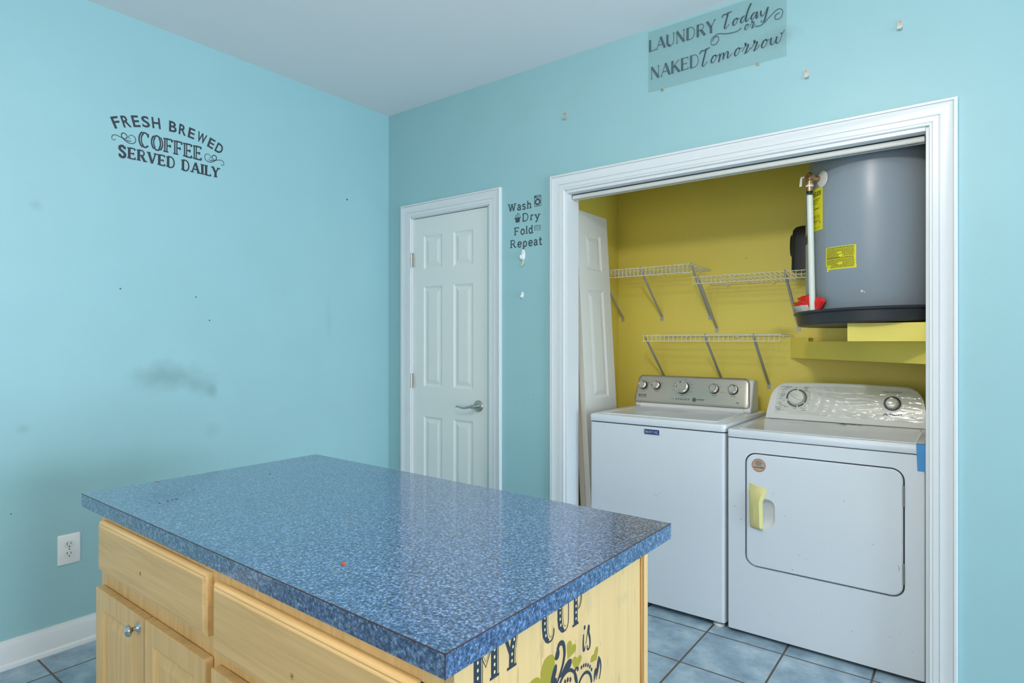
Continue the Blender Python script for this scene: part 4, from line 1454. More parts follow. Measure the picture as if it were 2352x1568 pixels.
def finish(bm, name, material, parent, angle=30):
    bmesh.ops.recalc_face_normals(bm, faces=bm.faces)
    me = bpy.data.meshes.new(name)
    off = LOC[parent.name]
    for v in bm.verts:
        v.co -= off
    bm.to_mesh(me)
    bm.free()
    me.materials.append(material)
    me.polygons.foreach_set('use_smooth', [True] * len(me.polygons))
    me.set_sharp_from_angle(angle=radians(angle))
    o = bpy.data.objects.new(name, me)
    col.objects.link(o)
    o.parent = parent
    LOC[o.name] = off
    return o


bm, vh = holed(rrect(DX0 + 0.002, DX1 - 0.002, 0.014, 0.857, 0.006, 4), rrect(2.2295, 2.8145, 0.3075, 0.7995, 0.0455, 8), DYF, DYF + 0.005, DYF + 0.0300, 0.0035)
vb_ = [bm.verts.new((v.co.x, DYF + 0.0295, v.co.z)) for v in vh]
for i in range(len(vh)):
    j = (i + 1) % len(vh)
    bm.faces.new((vh[i], vh[j], vb_[j], vb_[i]))
finish(bm, 'front_panel', enamel, t)
b = MB(); b.box(DX0 + 0.006, DX1 - 0.006, DYF + 0.003, DYB - 0.01, 0.856, 0.8605)
b.box(DX0 + 0.03, DX1 - 0.03, DYF + 0.03, DYB - 0.03, 0.0, 0.015)
b.build('top_gap', dark_gap, t)
b = MB()
R = [[(x, y, z) for x, y in rrect(DX0 + i, DX1 - i, DYF - 0.002 + i, DYB - i, (0.010, 0.010, 0.004, 0.004))] for z, i in ((0.860, 0.001), (0.862, 0), (0.889, 0), (0.893, 0.0015), (0.895, 0.005))]
b.loft(R)
b.build('top_panel', enamel, t)
b = MB()
R = [[(x, y, z) for x, y in rrect(DX0 + 0.040 + i, DX1 - 0.03 - i, DYF + 0.030 + i, 0.530 - i, 0.008)] for z, i in ((0.8945, 0), (0.8965, 0.001), (0.8968, 0.004), (0.8955, 0.007))]
b.loft(R)
b.build('top_rim', enamel, t)
b = MB(); b.box(2.560, 2.842, 0.452, 0.515, 0.8950, 0.8990)
lint = b.build('lint_screen_lid', enamel2, t, bevel=0.0015)
b = MB()
for (x, w) in ((2.555, 0.05), (2.585, 0.03), (2.535, 0.03), (2.61, 0.02)):
    disc(b, (x, 0.512 - (x - 2.55) * 0.25), w / 2, 0.009, lambda u, v: (u, v, 0.8992), 12)
lab(b.build('rust_stain', rust_m, t, smooth=False), 'brown rust stain beside the lint lid')
# console: rounded end shape swept from front to back
GY0, GZ0, GY1, GZ1 = 0.562, 0.897, 0.632, 1.074
KX0, KX1 = 2.186, 2.866


def dfp(u, s, off=0.0):
    """point on the dryer's tilted console face: x = u, s metres up the face (slightly bowed)"""
    L = sqrt((GY1 - GY0) ** 2 + (GZ1 - GZ0) ** 2)
    k = s / L
    n = Vector((0, -(GZ1 - GZ0), (GY1 - GY0))).normalized()
    return Vector((u, GY0 + (GY1 - GY0) * k, GZ0 + (GZ1 - GZ0) * k)) + n * (off + 0.012 * (1 - (2 * k - 1) ** 2) - 0.0)


LD = sqrt((GY1 - GY0) ** 2 + (GZ1 - GZ0) ** 2)


def console_top(x):
    a = (x - KX0) / (KX1 - KX0)
    e_ = 0.0
    for d in (a, 1 - a):
        w = 0.075 / (KX1 - KX0)
        if d < w:
            q = 1 - d / w
            e_ = 0.092 * (1 - sqrt(max(0.0, 1 - q * q)))
    return LD - e_ - 0.010 * abs(2 * a - 1.0) ** 2


b = MB()
NX, NS = 60, 14
xs = [KX0 + (KX1 - KX0) * (0.5 - 0.5 * cos(pi * i / NX)) for i in range(NX + 1)]
front = [[dfp(x + (0.016 * (j / NS) * (1 - 2 * (x - KX0) / (KX1 - KX0))), console_top(x) * j / NS) for j in range(NS + 1)] for x in xs]
vs = [p for c_ in front for p in c_]
fs = [(i * (NS + 1) + j, (i + 1) * (NS + 1) + j, (i + 1) * (NS + 1) + j + 1, i * (NS + 1) + j + 1) for i in range(NX) for j in range(NS)]
o0 = len(vs)
for c_ in front:   # top goes back to the rear edge, then down
    tp = c_[-1]
    vs += [tp + Vector((0, 0.012, 0.004)), Vector((tp.x, 0.735, tp.z - 0.006)), Vector((tp.x, 0.735, 0.897))]
for i in range(NX):
    a0, a1 = i * (NS + 1) + NS, (i + 1) * (NS + 1) + NS
    q0, q1 = o0 + i * 3, o0 + (i + 1) * 3
    fs += [(a0, a1, q1, q0), (q0, q1, q1 + 1, q0 + 1), (q0 + 1, q1 + 1, q1 + 2, q0 + 2)]
for i in (0, NX):
    fs.append(tuple([i * (NS + 1) + j for j in range(NS + 1)] + [o0 + i * 3, o0 + i * 3 + 1, o0 + i * 3 + 2]))
b.add(vs, fs)
con = b.build('console', enamel2, t, angle=50)
nd = Vector((0, -(GZ1 - GZ0), (GY1 - GY0))).normalized()
mpd = Surf(lambda u, v: dfp(u, v, 0.0008), nd)
DC = (2.325, 0.108)
# dial ring in four printed arcs
b = MB()
for a0, a1 in ((92, 190), (-78, -40)):
    ring2(b, DC, 0.040, 0.047, mpd, a0, a1)
b.build('dial_ring', navy, con, smooth=False)
b = MB()
for a0, a1 in ((-32, 80), (205, 275)):
    ring2(b, DC, 0.040, 0.047, mpd, a0, a1)
b.build('dial_ring', grey_print, con, smooth=False)
c0 = dfp(DC[0], DC[1], 0.0)
b = MB(); b.lathe([(0.038, 0), (0.037, 0.012), (0.034, 0.016), (0.0, 0.017)], c0, nd, 36)
kd = b.build('dial_knob', enamel2, t)
up = Vector((0, GY1 - GY0, GZ1 - GZ0)).normalized()
dd = (Vector((1, 0, 0)) * cos(radians(-28)) + up * sin(radians(-28)))
sd = dd.cross(nd)
b = MB()
R = []
for f_, w, h_ in ((-0.033, 0.003, 0.017), (-0.024, 0.008, 0.023), (0.0, 0.0095, 0.027), (0.02, 0.007, 0.024), (0.034, 0.002, 0.018)):
    p0 = c0 + dd * f_
    R.append([p0 + sd * w + nd * 0.015, p0 + sd * w * 0.6 + nd * h_, p0 - sd * w * 0.6 + nd * h_, p0 - sd * w + nd * 0.015])
b.loft(R)
b.build('dial_grip', enamel2, kd)
SB = (2.728, 0.104)
b = MB(); ring2(b, SB, 0.0265, 0.0345, mpd)
b.build('button_ring', navy, con, smooth=False)
b = MB(); b.lathe([(0.026, 0), (0.0255, 0.008), (0.021, 0.014), (0.010, 0.0175), (0.0, 0.018)], dfp(SB[0], SB[1], 0), nd, 30)
b.build('start_button', enamel2, t)
b = MB()
text(b, 'AUTOMATIC', 2.247, 2.300, 0.164, 0.1695, mpd, 0.01); text(b, 'DRY', 2.264, 2.283, 0.1555, 0.161, mpd, 0.01)
text(b, 'TIMED', 2.352, 2.376, 0.163, 0.1685, mpd, 0.01); text(b, 'DRY', 2.355, 2.374, 0.1545, 0.160, mpd, 0.01)
text(b, 'AIR DRY', 2.345, 2.374, 0.054, 0.0595, mpd, 0.01)
text(b, 'OFF', 2.314, 2.326, 0.0525, 0.0565, mpd, 0.01); text(b, 'OFF', 2.262, 2.273, 0.090, 0.094, mpd, 0.01); text(b, 'OFF', 2.312, 2.324, 0.160, 0.164, mpd, 0.01)
text(b, 'PUSH TO START', 2.690, 2.766, 0.156, 0.1625, mpd, 0.01)
for (x, s, w) in ((2.285, 0.159, 0.016), (2.265, 0.1485, 0.020), (2.262, 0.135, 0.014), (2.262, 0.125, 0.022), (2.260, 0.117, 0.020), (2.256, 0.110, 0.018), (2.252, 0.100, 0.016),
                  (2.250, 0.082, 0.020), (2.250, 0.074, 0.016), (2.262, 0.066, 0.026), (2.280, 0.060, 0.020), (2.245, 0.056, 0.030), (2.245, 0.049, 0.020), (2.245, 0.042, 0.022),
                  (2.382, 0.140, 0.006), (2.386, 0.120, 0.006), (2.386, 0.098, 0.006), (2.380, 0.080, 0.006), (2.366, 0.066, 0.006), (2.360, 0.047, 0.022), (2.365, 0.147, 0.020)):
    tick(b, x, s, w, mpd, 0.0028)
b.build('panel_lettering', grey_print, con, smooth=False)
b = MB(); text(b, 'Amana', 2.692, 2.766, 0.046, 0.0615, mpd, 0.018, 0.35)
b.build('brand_lettering', navy, con, smooth=False)
# wrinkled clear film over the console face
b = MB()
NU, NV = 200, 64
vs = []
for i in range(NU + 1):
    u = 2.226 + (2.848 - 2.226) * i / NU
    for j in range(NV + 1):
        s = 0.024 + (console_top(u) - 0.036 - 0.002) * j / NV
        q = Vector((u * 9 + 0.6 * s * 20, s * 42, 2.2))
        z = abs(noise.noise(q)) * 0.0042 + abs(noise.noise(q * 2.1 + Vector((4, 1, 7)))) * 0.0024
        r2 = (u - 2.44) ** 2 / 0.006 + (s - 0.10) ** 2 / 0.004
        z += 0.0007 * sin(26 * sqrt((u - DC[0]) ** 2 + (s - DC[1]) ** 2) * 6) * math.exp(-r2)
        lift = 1.0
        for (c_, rr, hh_) in ((DC, 0.058, 0.026), (SB, 0.044, 0.019)):
            dst = sqrt((u - c_[0]) ** 2 + (s - c_[1]) ** 2) / rr
            if dst < 1.0:
                z += hh_ * min(1.0, (1 - dst) * 2.2) ; lift = 0.35
        vs.append(dfp(u + 0.016 * (s / LD) * (1 - 2 * (u - KX0) / (KX1 - KX0)), s, 0.0026 + z * (1.0 if lift == 1.0 else 1.0)))
fs = [(i * (NV + 1) + j, (i + 1) * (NV + 1) + j, (i + 1) * (NV + 1) + j + 1, i * (NV + 1) + j + 1) for i in range(NU) for j in range(NV)]
b.add(vs, fs)
lab(b.build('protective_film', film_m, t, angle=60), 'wrinkled clear protective film')
# door with recessed grip
b = MB(); b.prism(rrect(2.2297, 2.8143, 0.3077, 0.7993, 0.045, 8), 'y', DYF + 0.0278, DYF + 0.0295)
b.build('door_gap', groove_m, t)
yo = DYF - 0.0035
gx0, gx1, gz0, gz1 = 2.290, 2.352, 0.490, 0.608
cap = rrect(gx0, gx1, gz0, gz1, (0.010, 0.030, 0.030, 0.010), 8)
bm, prev = holed(rrect(2.2350, 2.8090, 0.3130, 0.7940, 0.0400, 8), cap, yo, yo + 0.0040, DYF + 0.0275, 0.0040)
ccx, ccz = (gx0 + gx1) / 2, (gz0 + gz1) / 2
for k, dpt in ((0.965, 0.003), (0.88, 0.011), (0.70, 0.019), (0.4, 0.023)):
    nv = [bm.verts.new((ccx + (p[0] - ccx) * k - 0.004 * (1 - k), yo + dpt, ccz + (p[1] - ccz) * k)) for p in cap]
    for i in range(len(nv)):
        j = (i + 1) % len(nv)
        bm.faces.new((prev[i], prev[j], nv[j], nv[i]))
    prev = nv
bm.faces.new(prev)
dd_ = finish(bm, 'door', enamel, t)
for z0 in (0.657, 0.364):
    b = MB(); b.box(2.8085, 2.8150, DYF - 0.0045, DYF + 0.002, z0, z0 + 0.079)
    b.build('hinge', hinge_m, dd_, bevel=0.001)
# masking tape over the door grip
b = MB()
R = []
for z, x0, x1, d0, d1 in ((0.668, 2.246, 2.262, 0.002, 0.001), (0.655, 2.246, 2.319, 0.002, 0.004), (0.640, 2.246, 2.318, 0.004, 0.010), (0.620, 2.2465, 2.313, 0.014, 0.018), (0.600, 2.247, 2.306, 0.019, 0.023), (0.550, 2.248, 2.306, 0.019, 0.023), (0.500, 2.250, 2.307, 0.019, 0.023), (0.487, 2.251, 2.308, 0.016, 0.021), (0.478, 2.254, 2.306, 0.006, 0.010)):
    y = DYF - 0.0037
    w = x1 - x0
    R.append([(x0, y, z), (x0 + 0.10 * w, y - d0 * 0.5, z), (x0 + 0.36 * w, y - d0, z), (x0 + 0.80 * w, y - d1, z - 0.002), (x0 + 0.97 * w, y - d1 * 0.6, z - 0.003), (x1, y, z - 0.004)])
b.loft(R)
lab(b.build('tape_cover', mask_tape, dd_, angle=20), 'yellowed masking tape over the door grip')
# round service sticker
sy = DYF - 0.0037
mps = Surf(lambda u, v: (u, sy - 0.0006, v), (0, -1, 0))
b = MB(); disc(b, (2.287, 0.7485), 0.0265, 0.0265, lambda u, v: (u, sy - 0.0003, v), 36)
st = b.build('service_sticker', tan_st, dd_, smooth=False)
b = MB(); ring2(b, (2.287, 0.7485), 0.0262, 0.0285, mps)
b.build('sticker_rim', red_ring, st, smooth=False)
b = MB()
for z, w, h_ in ((0.7655, 0.022, 0.0032), (0.7580, 0.032, 0.0032), (0.7505, 0.022, 0.0032), (0.7395, 0.040, 0.0045)):
    tick(b, 2.287, z, w, mps, h_)
b.build('sticker_print', navy, st, smooth=False)
# blue tape on the front right corner
b = MB()
R = []
for y, z in ((DYF + 0.022, 0.8962), (DYF + 0.004, 0.8965), (DYF - 0.0030, 0.8955), (DYF - 0.0036, 0.888), (DYF - 0.0036, 0.862), (DYF - 0.0016, 0.852), (DYF - 0.0012, 0.797)):
    q = 0.003 * sin(z * 90)
    R.append([(2.850 + (0.896 - z) * 0.04, y, z), (2.8802, y, z), (2.8802, y + 0.0006, z - 0.0006), (2.850 + (0.896 - z) * 0.04, y + 0.0006, z - 0.0006)])
b.loft(R)
lab(b.build('painters_tape', blue_tape_m, t, angle=20), 'strip of blue painters tape')
b = MB()
for i in range(26):
    x, z = rng.uniform(2.18, 2.86), rng.uniform(0.10, 0.78)
    s = rng.uniform(0.0008, 0.0018)
    disc(b, (x, z), s, s * rng.uniform(0.8, 2), lambda u, v: (u, (DYF - 0.0040 if 2.24 < u < 2.80 and 0.32 < v < 0.79 else DYF - 0.0005), v), 8)
ribbon(b, [(2.793, 0.432), (2.797, 0.424), (2.795, 0.412)], 0.002, lambda u, v: (u, DYF - 0.0040, v))
b.build('dirt_specks', scuff_m, t, smooth=False)
b = MB()
for i in range(40):
    x, y = rng.uniform(2.20, 2.84), rng.uniform(0.12, 0.55)
    disc(b, (x, y), rng.uniform(0.001, 0.0022), rng.uniform(0.001, 0.002), lambda u, v: (u, v, 0.8973), 7)
b.build('dirt_specks', scuff_m, t, smooth=False)


# ------------------------------------------------------------------ wire shelves
def wire_shelf(label, x0, x1, z, zback, lip, braces, clips, back_x1=None):
    yl = YB - 0.30
    t = thing('wire_shelf', label, 'shelf', ((x0 + x1) / 2, YB, z - 0.28), 0, 'white wire shelves in the laundry closet')
    bx1 = back_x1 or x1
    b = MB()
    n = int(round((x1 - x0) / 0.0254))
    for i in range(n + 1):
        x = x0 + 0.006 + (x1 - x0 - 0.012) * i / n
        b.tube([(x, YB - 0.006, zback), (x, yl + 0.004, z), (x, yl, z - 0.004), (x, yl, z - lip)], 0.0014, 6)
    for (y, zz, r) in ((yl, z - 0.002, 0.0022), (yl, z - lip, 0.0022), (YB - 0.10, zback + (z - zback) * 0.33 - 0.004, 0.0022), (YB - 0.20, zback + (z - zback) * 0.66 - 0.004, 0.0022), (YB - 0.008, zback - 0.003, 0.0026)):
        b.tube([(x0, y, zz), (x1, y, zz)], r, 8)
    b.build('wire_grid', wire_m, t)
    for k, bx in enumerate(braces):
        b = MB()
        a = Vector((bx, yl + 0.004, z - 0.014)); c = Vector((bx, YB - 0.003, z - 0.272))
        d = (c - a).normalized(); nn = Vector((1, 0, 0)); mm = d.cross(nn)
        R = []
        for s, w in ((0.0, 0.006), (0.02, 0.0072), (0.97, 0.0072), (1.0, 0.006)):
            p = a + (c - a) * s
            R.append([p + nn * w - mm * 0.0016, p + nn * w + mm * 0.0016, p + nn * w * 0.6 + mm * 0.0045, p - nn * w * 0.6 + mm * 0.0045, p - nn * w + mm * 0.0016, p - nn * w - mm * 0.0016])
        b.loft(R)
        # hook over the front wire
        b.tube(smoothp([(bx, yl + 0.004, z - 0.014), (bx, yl - 0.005, z - 0.008), (bx, yl - 0.004, z + 0.003), (bx, yl + 0.004, z + 0.003)], 4), 0.003, 6)
        br = b.build('shelf_brace', zinc, t)
        b = MB()
        b.prism([(bx - 0.010, c.z - 0.026), (bx + 0.010, c.z - 0.026), (bx + 0.010, c.z - 0.002), (bx + 0.006, c.z + 0.010), (bx - 0.006, c.z + 0.010), (bx - 0.010, c.z - 0.002)], 'y', YB - 0.003, YB - 0.0002)
        b.lathe([(0.0045, 0), (0.004, 0.002), (0, 0.0026)], (bx, YB - 0.003, c.z - 0.014), (0, -1, 0), 10)
        b.build('brace_foot', zinc, br)
    for cx_ in clips:
        b = MB()
        b.box(cx_ - 0.006, cx_ + 0.006, YB - 0.014, YB, zback - 0.014, zback + 0.001)
        b.lathe([(0.004, 0), (0.004, 0.003)], (cx_, YB - 0.014, zback - 0.008), (0, -1, 0), 10)
        b.build('wall_clip', wire_m, t, bevel=0.002)
    return t


wire_shelf('left one of the two upper wire shelves, set slightly higher in the closet corner', 1.203, 1.803, 1.706, 1.700, 0.047, (1.232, 1.497, 1.795), (1.30, 1.52, 1.74))
wire_shelf('right one of the two upper wire shelves, running behind the water heater', 1.800, 2.430, 1.632, 1.612, 0.038, (1.834, 2.274), (1.90, 2.15))
wire_shelf('lower wire shelf, just above the washer control panel', 1.508, 2.254, 1.317, 1.314, 0.035, (1.525, 1.870, 2.122), (1.66, 1.95, 2.20))

# ------------------------------------------------------------------ black jug on the right upper shelf
t = thing('jug', 'black plastic jug on the right upper wire shelf, half behind the heater', 'jug', (2.345, 0.71, 1.634))
b = MB()
R = []
for z, i in ((1.6345, 0.006), (1.640, 0.0), (1.80, 0.002), (1.845, 0.006), (1.860, 0.016), (1.866, 0.03)):
    R.append([(x, y, z) for x, y in rrect(2.283 + i, 2.408 - i, 0.655 + i, 0.765 - i, 0.022, 5)])
b.loft(R)
b.build('body', black_pl, t)
b = MB(); b.tube(smoothp([(2.288, 0.705, 1.825), (2.278, 0.703, 1.815), (2.275, 0.702, 1.77), (2.278, 0.703, 1.725), (2.288, 0.705, 1.715)], 5), 0.006, 8)
b.build('handle', black_pl, t)

# ------------------------------------------------------------------ heater stand
t = thing('heater_stand', 'yellow painted wooden ledge carrying the water heater and its pan', 'stand', (2.75, 0.55, 1.19))
b = MB()
b.prism([(2.236, YB - 0.001), (2.236, YB - 0.012), (2.878, 0.200), (3.058, 0.200), (3.058, YB - 0.001)], 'z', 1.192, 1.2805)
b.build('ledge', MATS['closet_yellow_paint'], t, smooth=False)
b = MB(); b.prism([(2.238, YB - 0.001), (2.238, YB - 0.010), (2.345, 0.765), (2.345, YB - 0.001)], 'z', 1.2806, 1.299)
b.build('ledge', MATS['closet_yellow_paint'], t, smooth=False)
b = MB(); b.box(2.615, 3.058, 0.145, YB - 0.001, 1.281, 1.342); b.box(2.615, 3.058, 0.125, 0.145, 1.281, 1.3535)
b.build('top_board', MATS['closet_yellow_paint'], t, smooth=False)

# ------------------------------------------------------------------ drain pan
HC = (2.687, 0.386)
b = MB()
prof = [(0.0, 1.352), (0.298, 1.352), (0.306, 1.358), (0.312, 1.398), (0.322, 1.402), (0.324, 1.408), (0.319, 1.412), (0.309, 1.411), (0.303, 1.404), (0.297, 1.362), (0.0, 1.360)]
b.lathe([(r, h) for r, h in prof], (HC[0], HC[1], 0), (0, 0, 1), 72)
b.v = [(p[0], p[1], p[2] + 0.026 * ((p[0] - HC[0]) * 0.79 - (p[1] - HC[1]) * 0.61)) for p in [tuple(q) for q in b.v]]
o = b.build('drain_pan', pan_m, None, base=True)
tag(o, 'round black plastic drain pan under the water heater', 'drain pan')

# ------------------------------------------------------------------ water heater
t = thing('water_heater', 'tall grey water heater tank with two yellow labels, standing in a black pan', 'water heater', (HC[0], HC[1], 1.372))
TR = 0.260
b = MB(); b.lathe([(0.0, 1.372), (TR - 0.004, 1.372), (TR, 1.378), (TR, 2.36), (TR - 0.006, 2.372), (TR - 0.05, 2.385), (0.0, 2.39)], (HC[0], HC[1], 0), (0, 0, 1), 96)
b.build('tank', tank_m, t)
b = MB(); b.lathe([(TR + 0.002, 2.350), (TR + 0.003, 2.354), (TR + 0.003, 2.366), (TR, 2.372)], (HC[0], HC[1], 0), (0, 0, 1), 96, False)
b.build('top_band', tank_m, t)


def cyl(a, z, r=TR):
    return Vector((HC[0] + r * cos(radians(a)), HC[1] + r * sin(radians(a)), z))


def cyl_patch(mb, a0, a1, z0, z1, r, thick, na=16, taper_=0.0):
    for i in range(na):
        pass
    ring_o, ring_i = [], []
    vs, fs = [], []
    for rr in (r, r + thick):
        for i in range(na + 1):
            a = a0 + (a1 - a0) * i / na
            vs += [cyl(a, z0, rr), cyl(a, z1 - taper_ * (1 - i / na), rr)]
    n2 = 2 * (na + 1)
    for i in range(na):
        k = 2 * i
        fs += [(n2 + k, n2 + k + 2, n2 + k + 3, n2 + k + 1), (k, k + 1, k + 3, k + 2), (k, k + 2, n2 + k + 2, n2 + k), (k + 1, n2 + k + 1, n2 + k + 3, k + 3)]
    fs += [(0, n2, n2 + 1, 1), (n2 - 2, n2 - 1, 2 * n2 - 1, 2 * n2 - 2)]
    mb.add(vs, fs)


for z0, z1 in ((1.752, 2.02), (1.486, 1.712)):
    b = MB(); cyl_patch(b, 176, 207, z0, z1, TR, 0.014)
    b.build('access_panel', panel_grey, t, bevel=0.003)
b = MB(); cyl_patch(b, 182, 203, 1.70, 1.765, TR, 0.008)
b.build('wiring_gap', black_pl, t)


def label(a0, a1, z0, z1, mpname, torn=False):
    b = MB(); cyl_patch(b, a0, a1, z0, z1, TR, 0.0006, 20)
    return b.build(mpname, yel_label, t, smooth=True)


def mpc(a0, a1, z0, off=0.0012):
    k = (a1 - a0)
    return lambda u, v: cyl(a0 + u * k, z0 + v, TR + off)


# energy label
l1 = label(-161, -132.2, 1.756, 1.938, 'energy_label')
M = mpc(-161, -132.2, 1.756)
b = MB()
text(b, 'ENERGYGUIDE', 0.05, 0.94, 0.148, 0.168, M, 0.03, 0.15)
poly2(b, [(0.08, 0.100), (0.92, 0.100), (0.92, 0.1045), (0.08, 0.1045)], M)
for q in range(0, 8):
    for (x, w, z, h_) in (((0.5, 0.8, 0.133, 0.003), (0.45, 0.7, 0.126, 0.003), (0.62, 0.30, 0.1165, 0.003), (0.70, 0.3, 0.0925, 0.004), (0.5, 0.7, 0.064, 0.0022), (0.5, 0.8, 0.0575, 0.002), (0.5, 0.7, 0.040, 0.003), (0.5, 0.75, 0.012, 0.002))[q],):
        n_ = int(w / 0.035)
        for i in range(n_):
            x0_ = x - w / 2 + w * i / n_
            x1_ = x0_ + w / n_ * rng.uniform(0.5, 0.9)
            poly2(b, [(x0_, z), (x1_, z), (x1_, z + h_), (x0_, z + h_)], M)
for i in range(14):
    x, z = rng.uniform(0.5, 0.9), 0.030 + 0.006 * (i % 5)
    poly2(b, [(x, z), (x + 0.05, z), (x + 0.05, z + 0.002), (x, z + 0.002)], M)
for zz in (0.094, 0.070, 0.046):
    poly2(b, [(0.06, zz), (0.94, zz), (0.94, zz + 0.0008), (0.06, zz + 0.0008)], M)
b.build('label_print', ink, l1, smooth=False)
# instruction label with a torn corner
b = MB(); cyl_patch(b, -127.6, -99.2, 1.5925, 1.671, TR, 0.0006, 20); cyl_patch(b, -124.5, -98.9, 1.578, 1.5926, TR, 0.0006, 20, 0.0)
l2 = b.build('instruction_label', yel_label, t)
b = MB(); cyl_patch(b, -126.0, -124.2, 1.570, 1.590, TR + 0.001, 0.002, 4)
b.build('torn_corner', yel_label, l2)
M = mpc(-127.6, -99.2, 1.578)
b = MB()
z = 0.0865
k = 0
while z > 0.005:
    big = k in (0, 12)
    x0_ = 0.04
    while x0_ < 0.94:
        ww = rng.uniform(0.02, 0.075)
        x1_ = min(x0_ + ww, 0.955)
        gap_ = (not big and k in (5, 6, 8, 9, 10, 17, 18, 19) and 0.40 + 0.02 * (k % 3) < x0_ < 0.55) or (k == 11 and x0_ > 0.5) or (k > 19 and x0_ < 0.16)
        if not gap_:
            h_ = 0.0034 if big else 0.0018
            poly2(b, [(x0_, z), (x1_, z), (x1_, z + h_), (x0_, z + h_)], M)
        x0_ = x1_ + rng.uniform(0.006, 0.014)
    z -= 0.0046 if big else 0.0034
    k += 1
b.build('label_print', ink, l2, smooth=False)
b = MB()
for (a, z, ra, rz) in ((-94.5, 1.4815, 1.1, 0.0045), (-92.6, 1.4775, 0.6, 0.0025)):
    poly2(b, [(cos(2 * pi * q / 9) * (1 + 0.35 * sin(3.0 * q)), sin(2 * pi * q / 9) * (1 + 0.35 * cos(2.0 * q))) for q in range(9)], lambda u, v, a=a, z=z, ra=ra, rz=rz: cyl(a + u * ra, z + v * rz, TR + 0.0009))
lab(b.build('paint_smear', paper_m, t, smooth=False), 'small white smear on the grey tank')
# relief valve and discharge pipe
va = -137.0
vb = cyl(va, 1.974, TR + 0.044)
out = Vector((cos(radians(va)), sin(radians(va)), 0))
b = MB()
b.lathe([(0.0, 0.0), (0.034, 0.0), (0.034, 0.003), (0.028, 0.004), (0.0, 0.004)], cyl(va + 5, 1.968, TR), out, 28)
lab(b.build('escutcheon', outlet_w, t), 'white round escutcheon plate behind the brass valve')
b = MB()
b.lathe([(0.012, -0.044), (0.012, -0.012), (0.017, -0.012), (0.017, 0.0), (0.016, 0.012), (0.0, 0.014)], vb, out, 18)
b.lathe([(0.0, -0.030), (0.015, -0.030), (0.0155, -0.022), (0.013, -0.020), (0.014, 0.014), (0.010, 0.020), (0.006, 0.026), (0.0, 0.027)], vb, (0, 0, 1), 18)
sdv = Vector((-out.y, out.x, 0))
b.lathe([(0.0, -0.020), (0.012, -0.020), (0.0125, 0.018), (0.010, 0.022), (0.0, 0.022)], vb + Vector((0, 0, 0.002)), (0.80, -0.60, 0), 16)
rv = b.build('relief_valve', brass, t)
lab(rv, 'brass relief valve')
lv = vb + Vector((-0.036, 0.020, 0.006))
b = MB(); b.loft([[lv + Vector((dx_, dy_, 0.010)) for dx_, dy_ in ((-0.004, 0), (0.004, 0), (0.004, 0.003), (-0.004, 0.003))], [lv + Vector((dx_ - 0.004, dy_, -0.030)) for dx_, dy_ in ((-0.005, 0), (0.005, 0), (0.005, 0.003), (-0.005, 0.003))]])
b.tube([vb + Vector((-0.010, 0.006, 0.008)), lv + Vector((0, 0, 0.008))], 0.004, 8)
b.build('valve_lever', outlet_w, rv)
p0 = vb + Vector((0.0, 0.0, -0.028))
p1 = Vector((vb.x + 0.011, vb.y + 0.005, 1.392))
b = MB(); b.tube([p0 + (p1 - p0) * 0.08, p1], 0.0120, 20)
dp = b.build('discharge_pipe', pvc, t)
b = MB(); b.lathe([(0.013, 0), (0.013, 0.008)], p0 + Vector((0, 0, -0.034)), (0, 0, 1), 18)
b.build('pipe_collar', black_pl, dp)
b = MB(); b.lathe([(0.0127, 0), (0.0127, 0.026)], p0 + Vector((0, 0, -0.026)), (0, 0, 1), 18)
b.build('pipe_adapter', brass, dp)
b = MB(); b.lathe([(0.0152, 0), (0.0152, 0.007)], p0 + Vector((0, 0, -0.008)), (0, 0, 1), 18)
b.build('pipe_nut', outlet_w, dp)
b = MB()
for (a, z, r_) in ((-107, 1.752, 0.003), (-114, 1.74, 0.002), (-122, 1.75, 0.002), (-97, 1.90, 0.0015), (-96, 1.482, 0.004), (-103, 1.40, 0.002), (-84, 1.47, 0.003), (-70, 1.452, 0.003)):
    kk = degs = r_ / TR * 180 / pi
    disc(b, (0, 0), 1, 1, lambda u, v, a=a, z=z, kk=kk, r_=r_: cyl(a + u * kk, z + v * r_, TR + 0.0008), 9)
b.build('dirt_specks', scuff_m, t, smooth=False)

# ------------------------------------------------------------------ crumpled red and white packet in the pan
t = thing('plastic_packet', 'crumpled red and white plastic packet stuffed in the pan behind the white pipe', 'packet', (2.42, 0.25, 1.385))


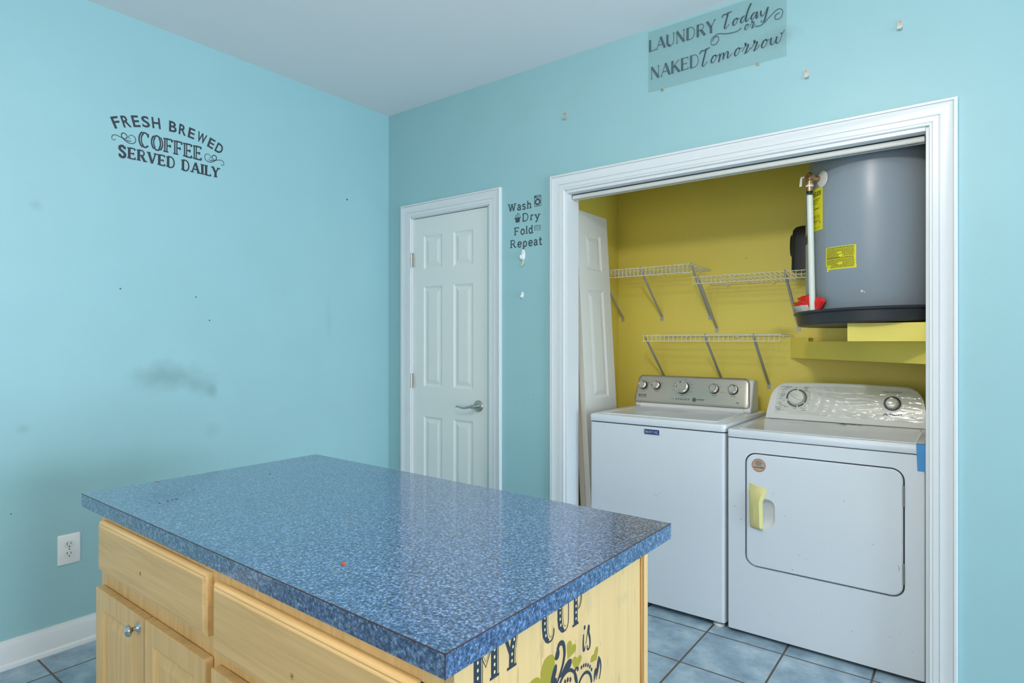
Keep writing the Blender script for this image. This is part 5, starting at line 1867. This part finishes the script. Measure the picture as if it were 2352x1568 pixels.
def sheet(mb, rows, th=0.0016):
    """crumpled sheet: rows of (angle, height, radius) points around the tank"""
    m = len(rows[0])
    F = [[cyl(a, z, r) for a, z, r in row] for row in rows]
    B = [[cyl(a, z, r - th) for a, z, r in row] for row in rows]
    vs = [p for row in F for p in row] + [p for row in B for p in row]
    n = len(rows) * m
    fs = []
    for i in range(len(rows) - 1):
        for j in range(m - 1):
            k = i * m + j
            fs.append((k, k + 1, k + m + 1, k + m))
            fs.append((n + k, n + k + m, n + k + m + 1, n + k + 1))
    edge = [j for j in range(m)] + [i * m + m - 1 for i in range(1, len(rows))] + [(len(rows) - 1) * m + j for j in range(m - 2, -1, -1)] + [i * m for i in range(len(rows) - 2, 0, -1)]
    for a, c in zip(edge, edge[1:] + edge[:1]):
        fs.append((a, n + a, n + c, c))
    mb.add(vs, fs)


b = MB()
sheet(b, [[(-172, 1.450, .330), (-166, 1.454, .327), (-160, 1.456, .322), (-155, 1.452, .312)], [(-172, 1.441, .328), (-166, 1.440, .324), (-160, 1.441, .320), (-154, 1.440, .310)], [(-170, 1.425, .312), (-165, 1.424, .310), (-160, 1.424, .308), (-154, 1.424, .304)]])
sheet(b, [[(-163, 1.463, .305), (-158, 1.472, .314), (-152, 1.478, .304), (-147, 1.481, .292), (-143, 1.480, .282)], [(-158, 1.450, .318), (-153, 1.455, .310), (-149, 1.458, .312), (-146, 1.455, .300), (-142, 1.452, .286)], [(-154, 1.432, .312), (-150, 1.432, .314), (-147, 1.430, .304), (-144, 1.430, .296), (-142, 1.430, .286)]])
sheet(b, [[(-138, 1.474, .274), (-134, 1.470, .284), (-129, 1.463, .280), (-125.5, 1.457, .274)], [(-138, 1.450, .280), (-134, 1.446, .292), (-128, 1.450, .286), (-125, 1.446, .278)], [(-137, 1.42, .282), (-134, 1.418, .290), (-131, 1.416, .284), (-130, 1.416, .280)], [(-137, 1.395, .280), (-135, 1.393, .284), (-134, 1.393, .281), (-133.5, 1.393, .279)]])
lab(b.build('red_film', red_m, t, smooth=False), 'glossy red plastic')
b = MB()
sheet(b, [[(-173, 1.4390, .331), (-166, 1.4370, .331), (-158, 1.4360, .325), (-150, 1.4365, .316), (-142.5, 1.4380, .296)], [(-169, 1.425, .316), (-163, 1.424, .318), (-157, 1.423, .315), (-150, 1.423, .309), (-142.5, 1.424, .294)], [(-166, 1.400, .297), (-160, 1.398, .298), (-154, 1.398, .298), (-148, 1.398, .297), (-143, 1.398, .290)]])
sheet(b, [[(-148, 1.437, .316), (-145.5, 1.438, .312)], [(-143.5, 1.402, .299), (-142.0, 1.402, .295)]])
lab(b.build('white_film', paper_m, t, smooth=False), 'white plastic side')
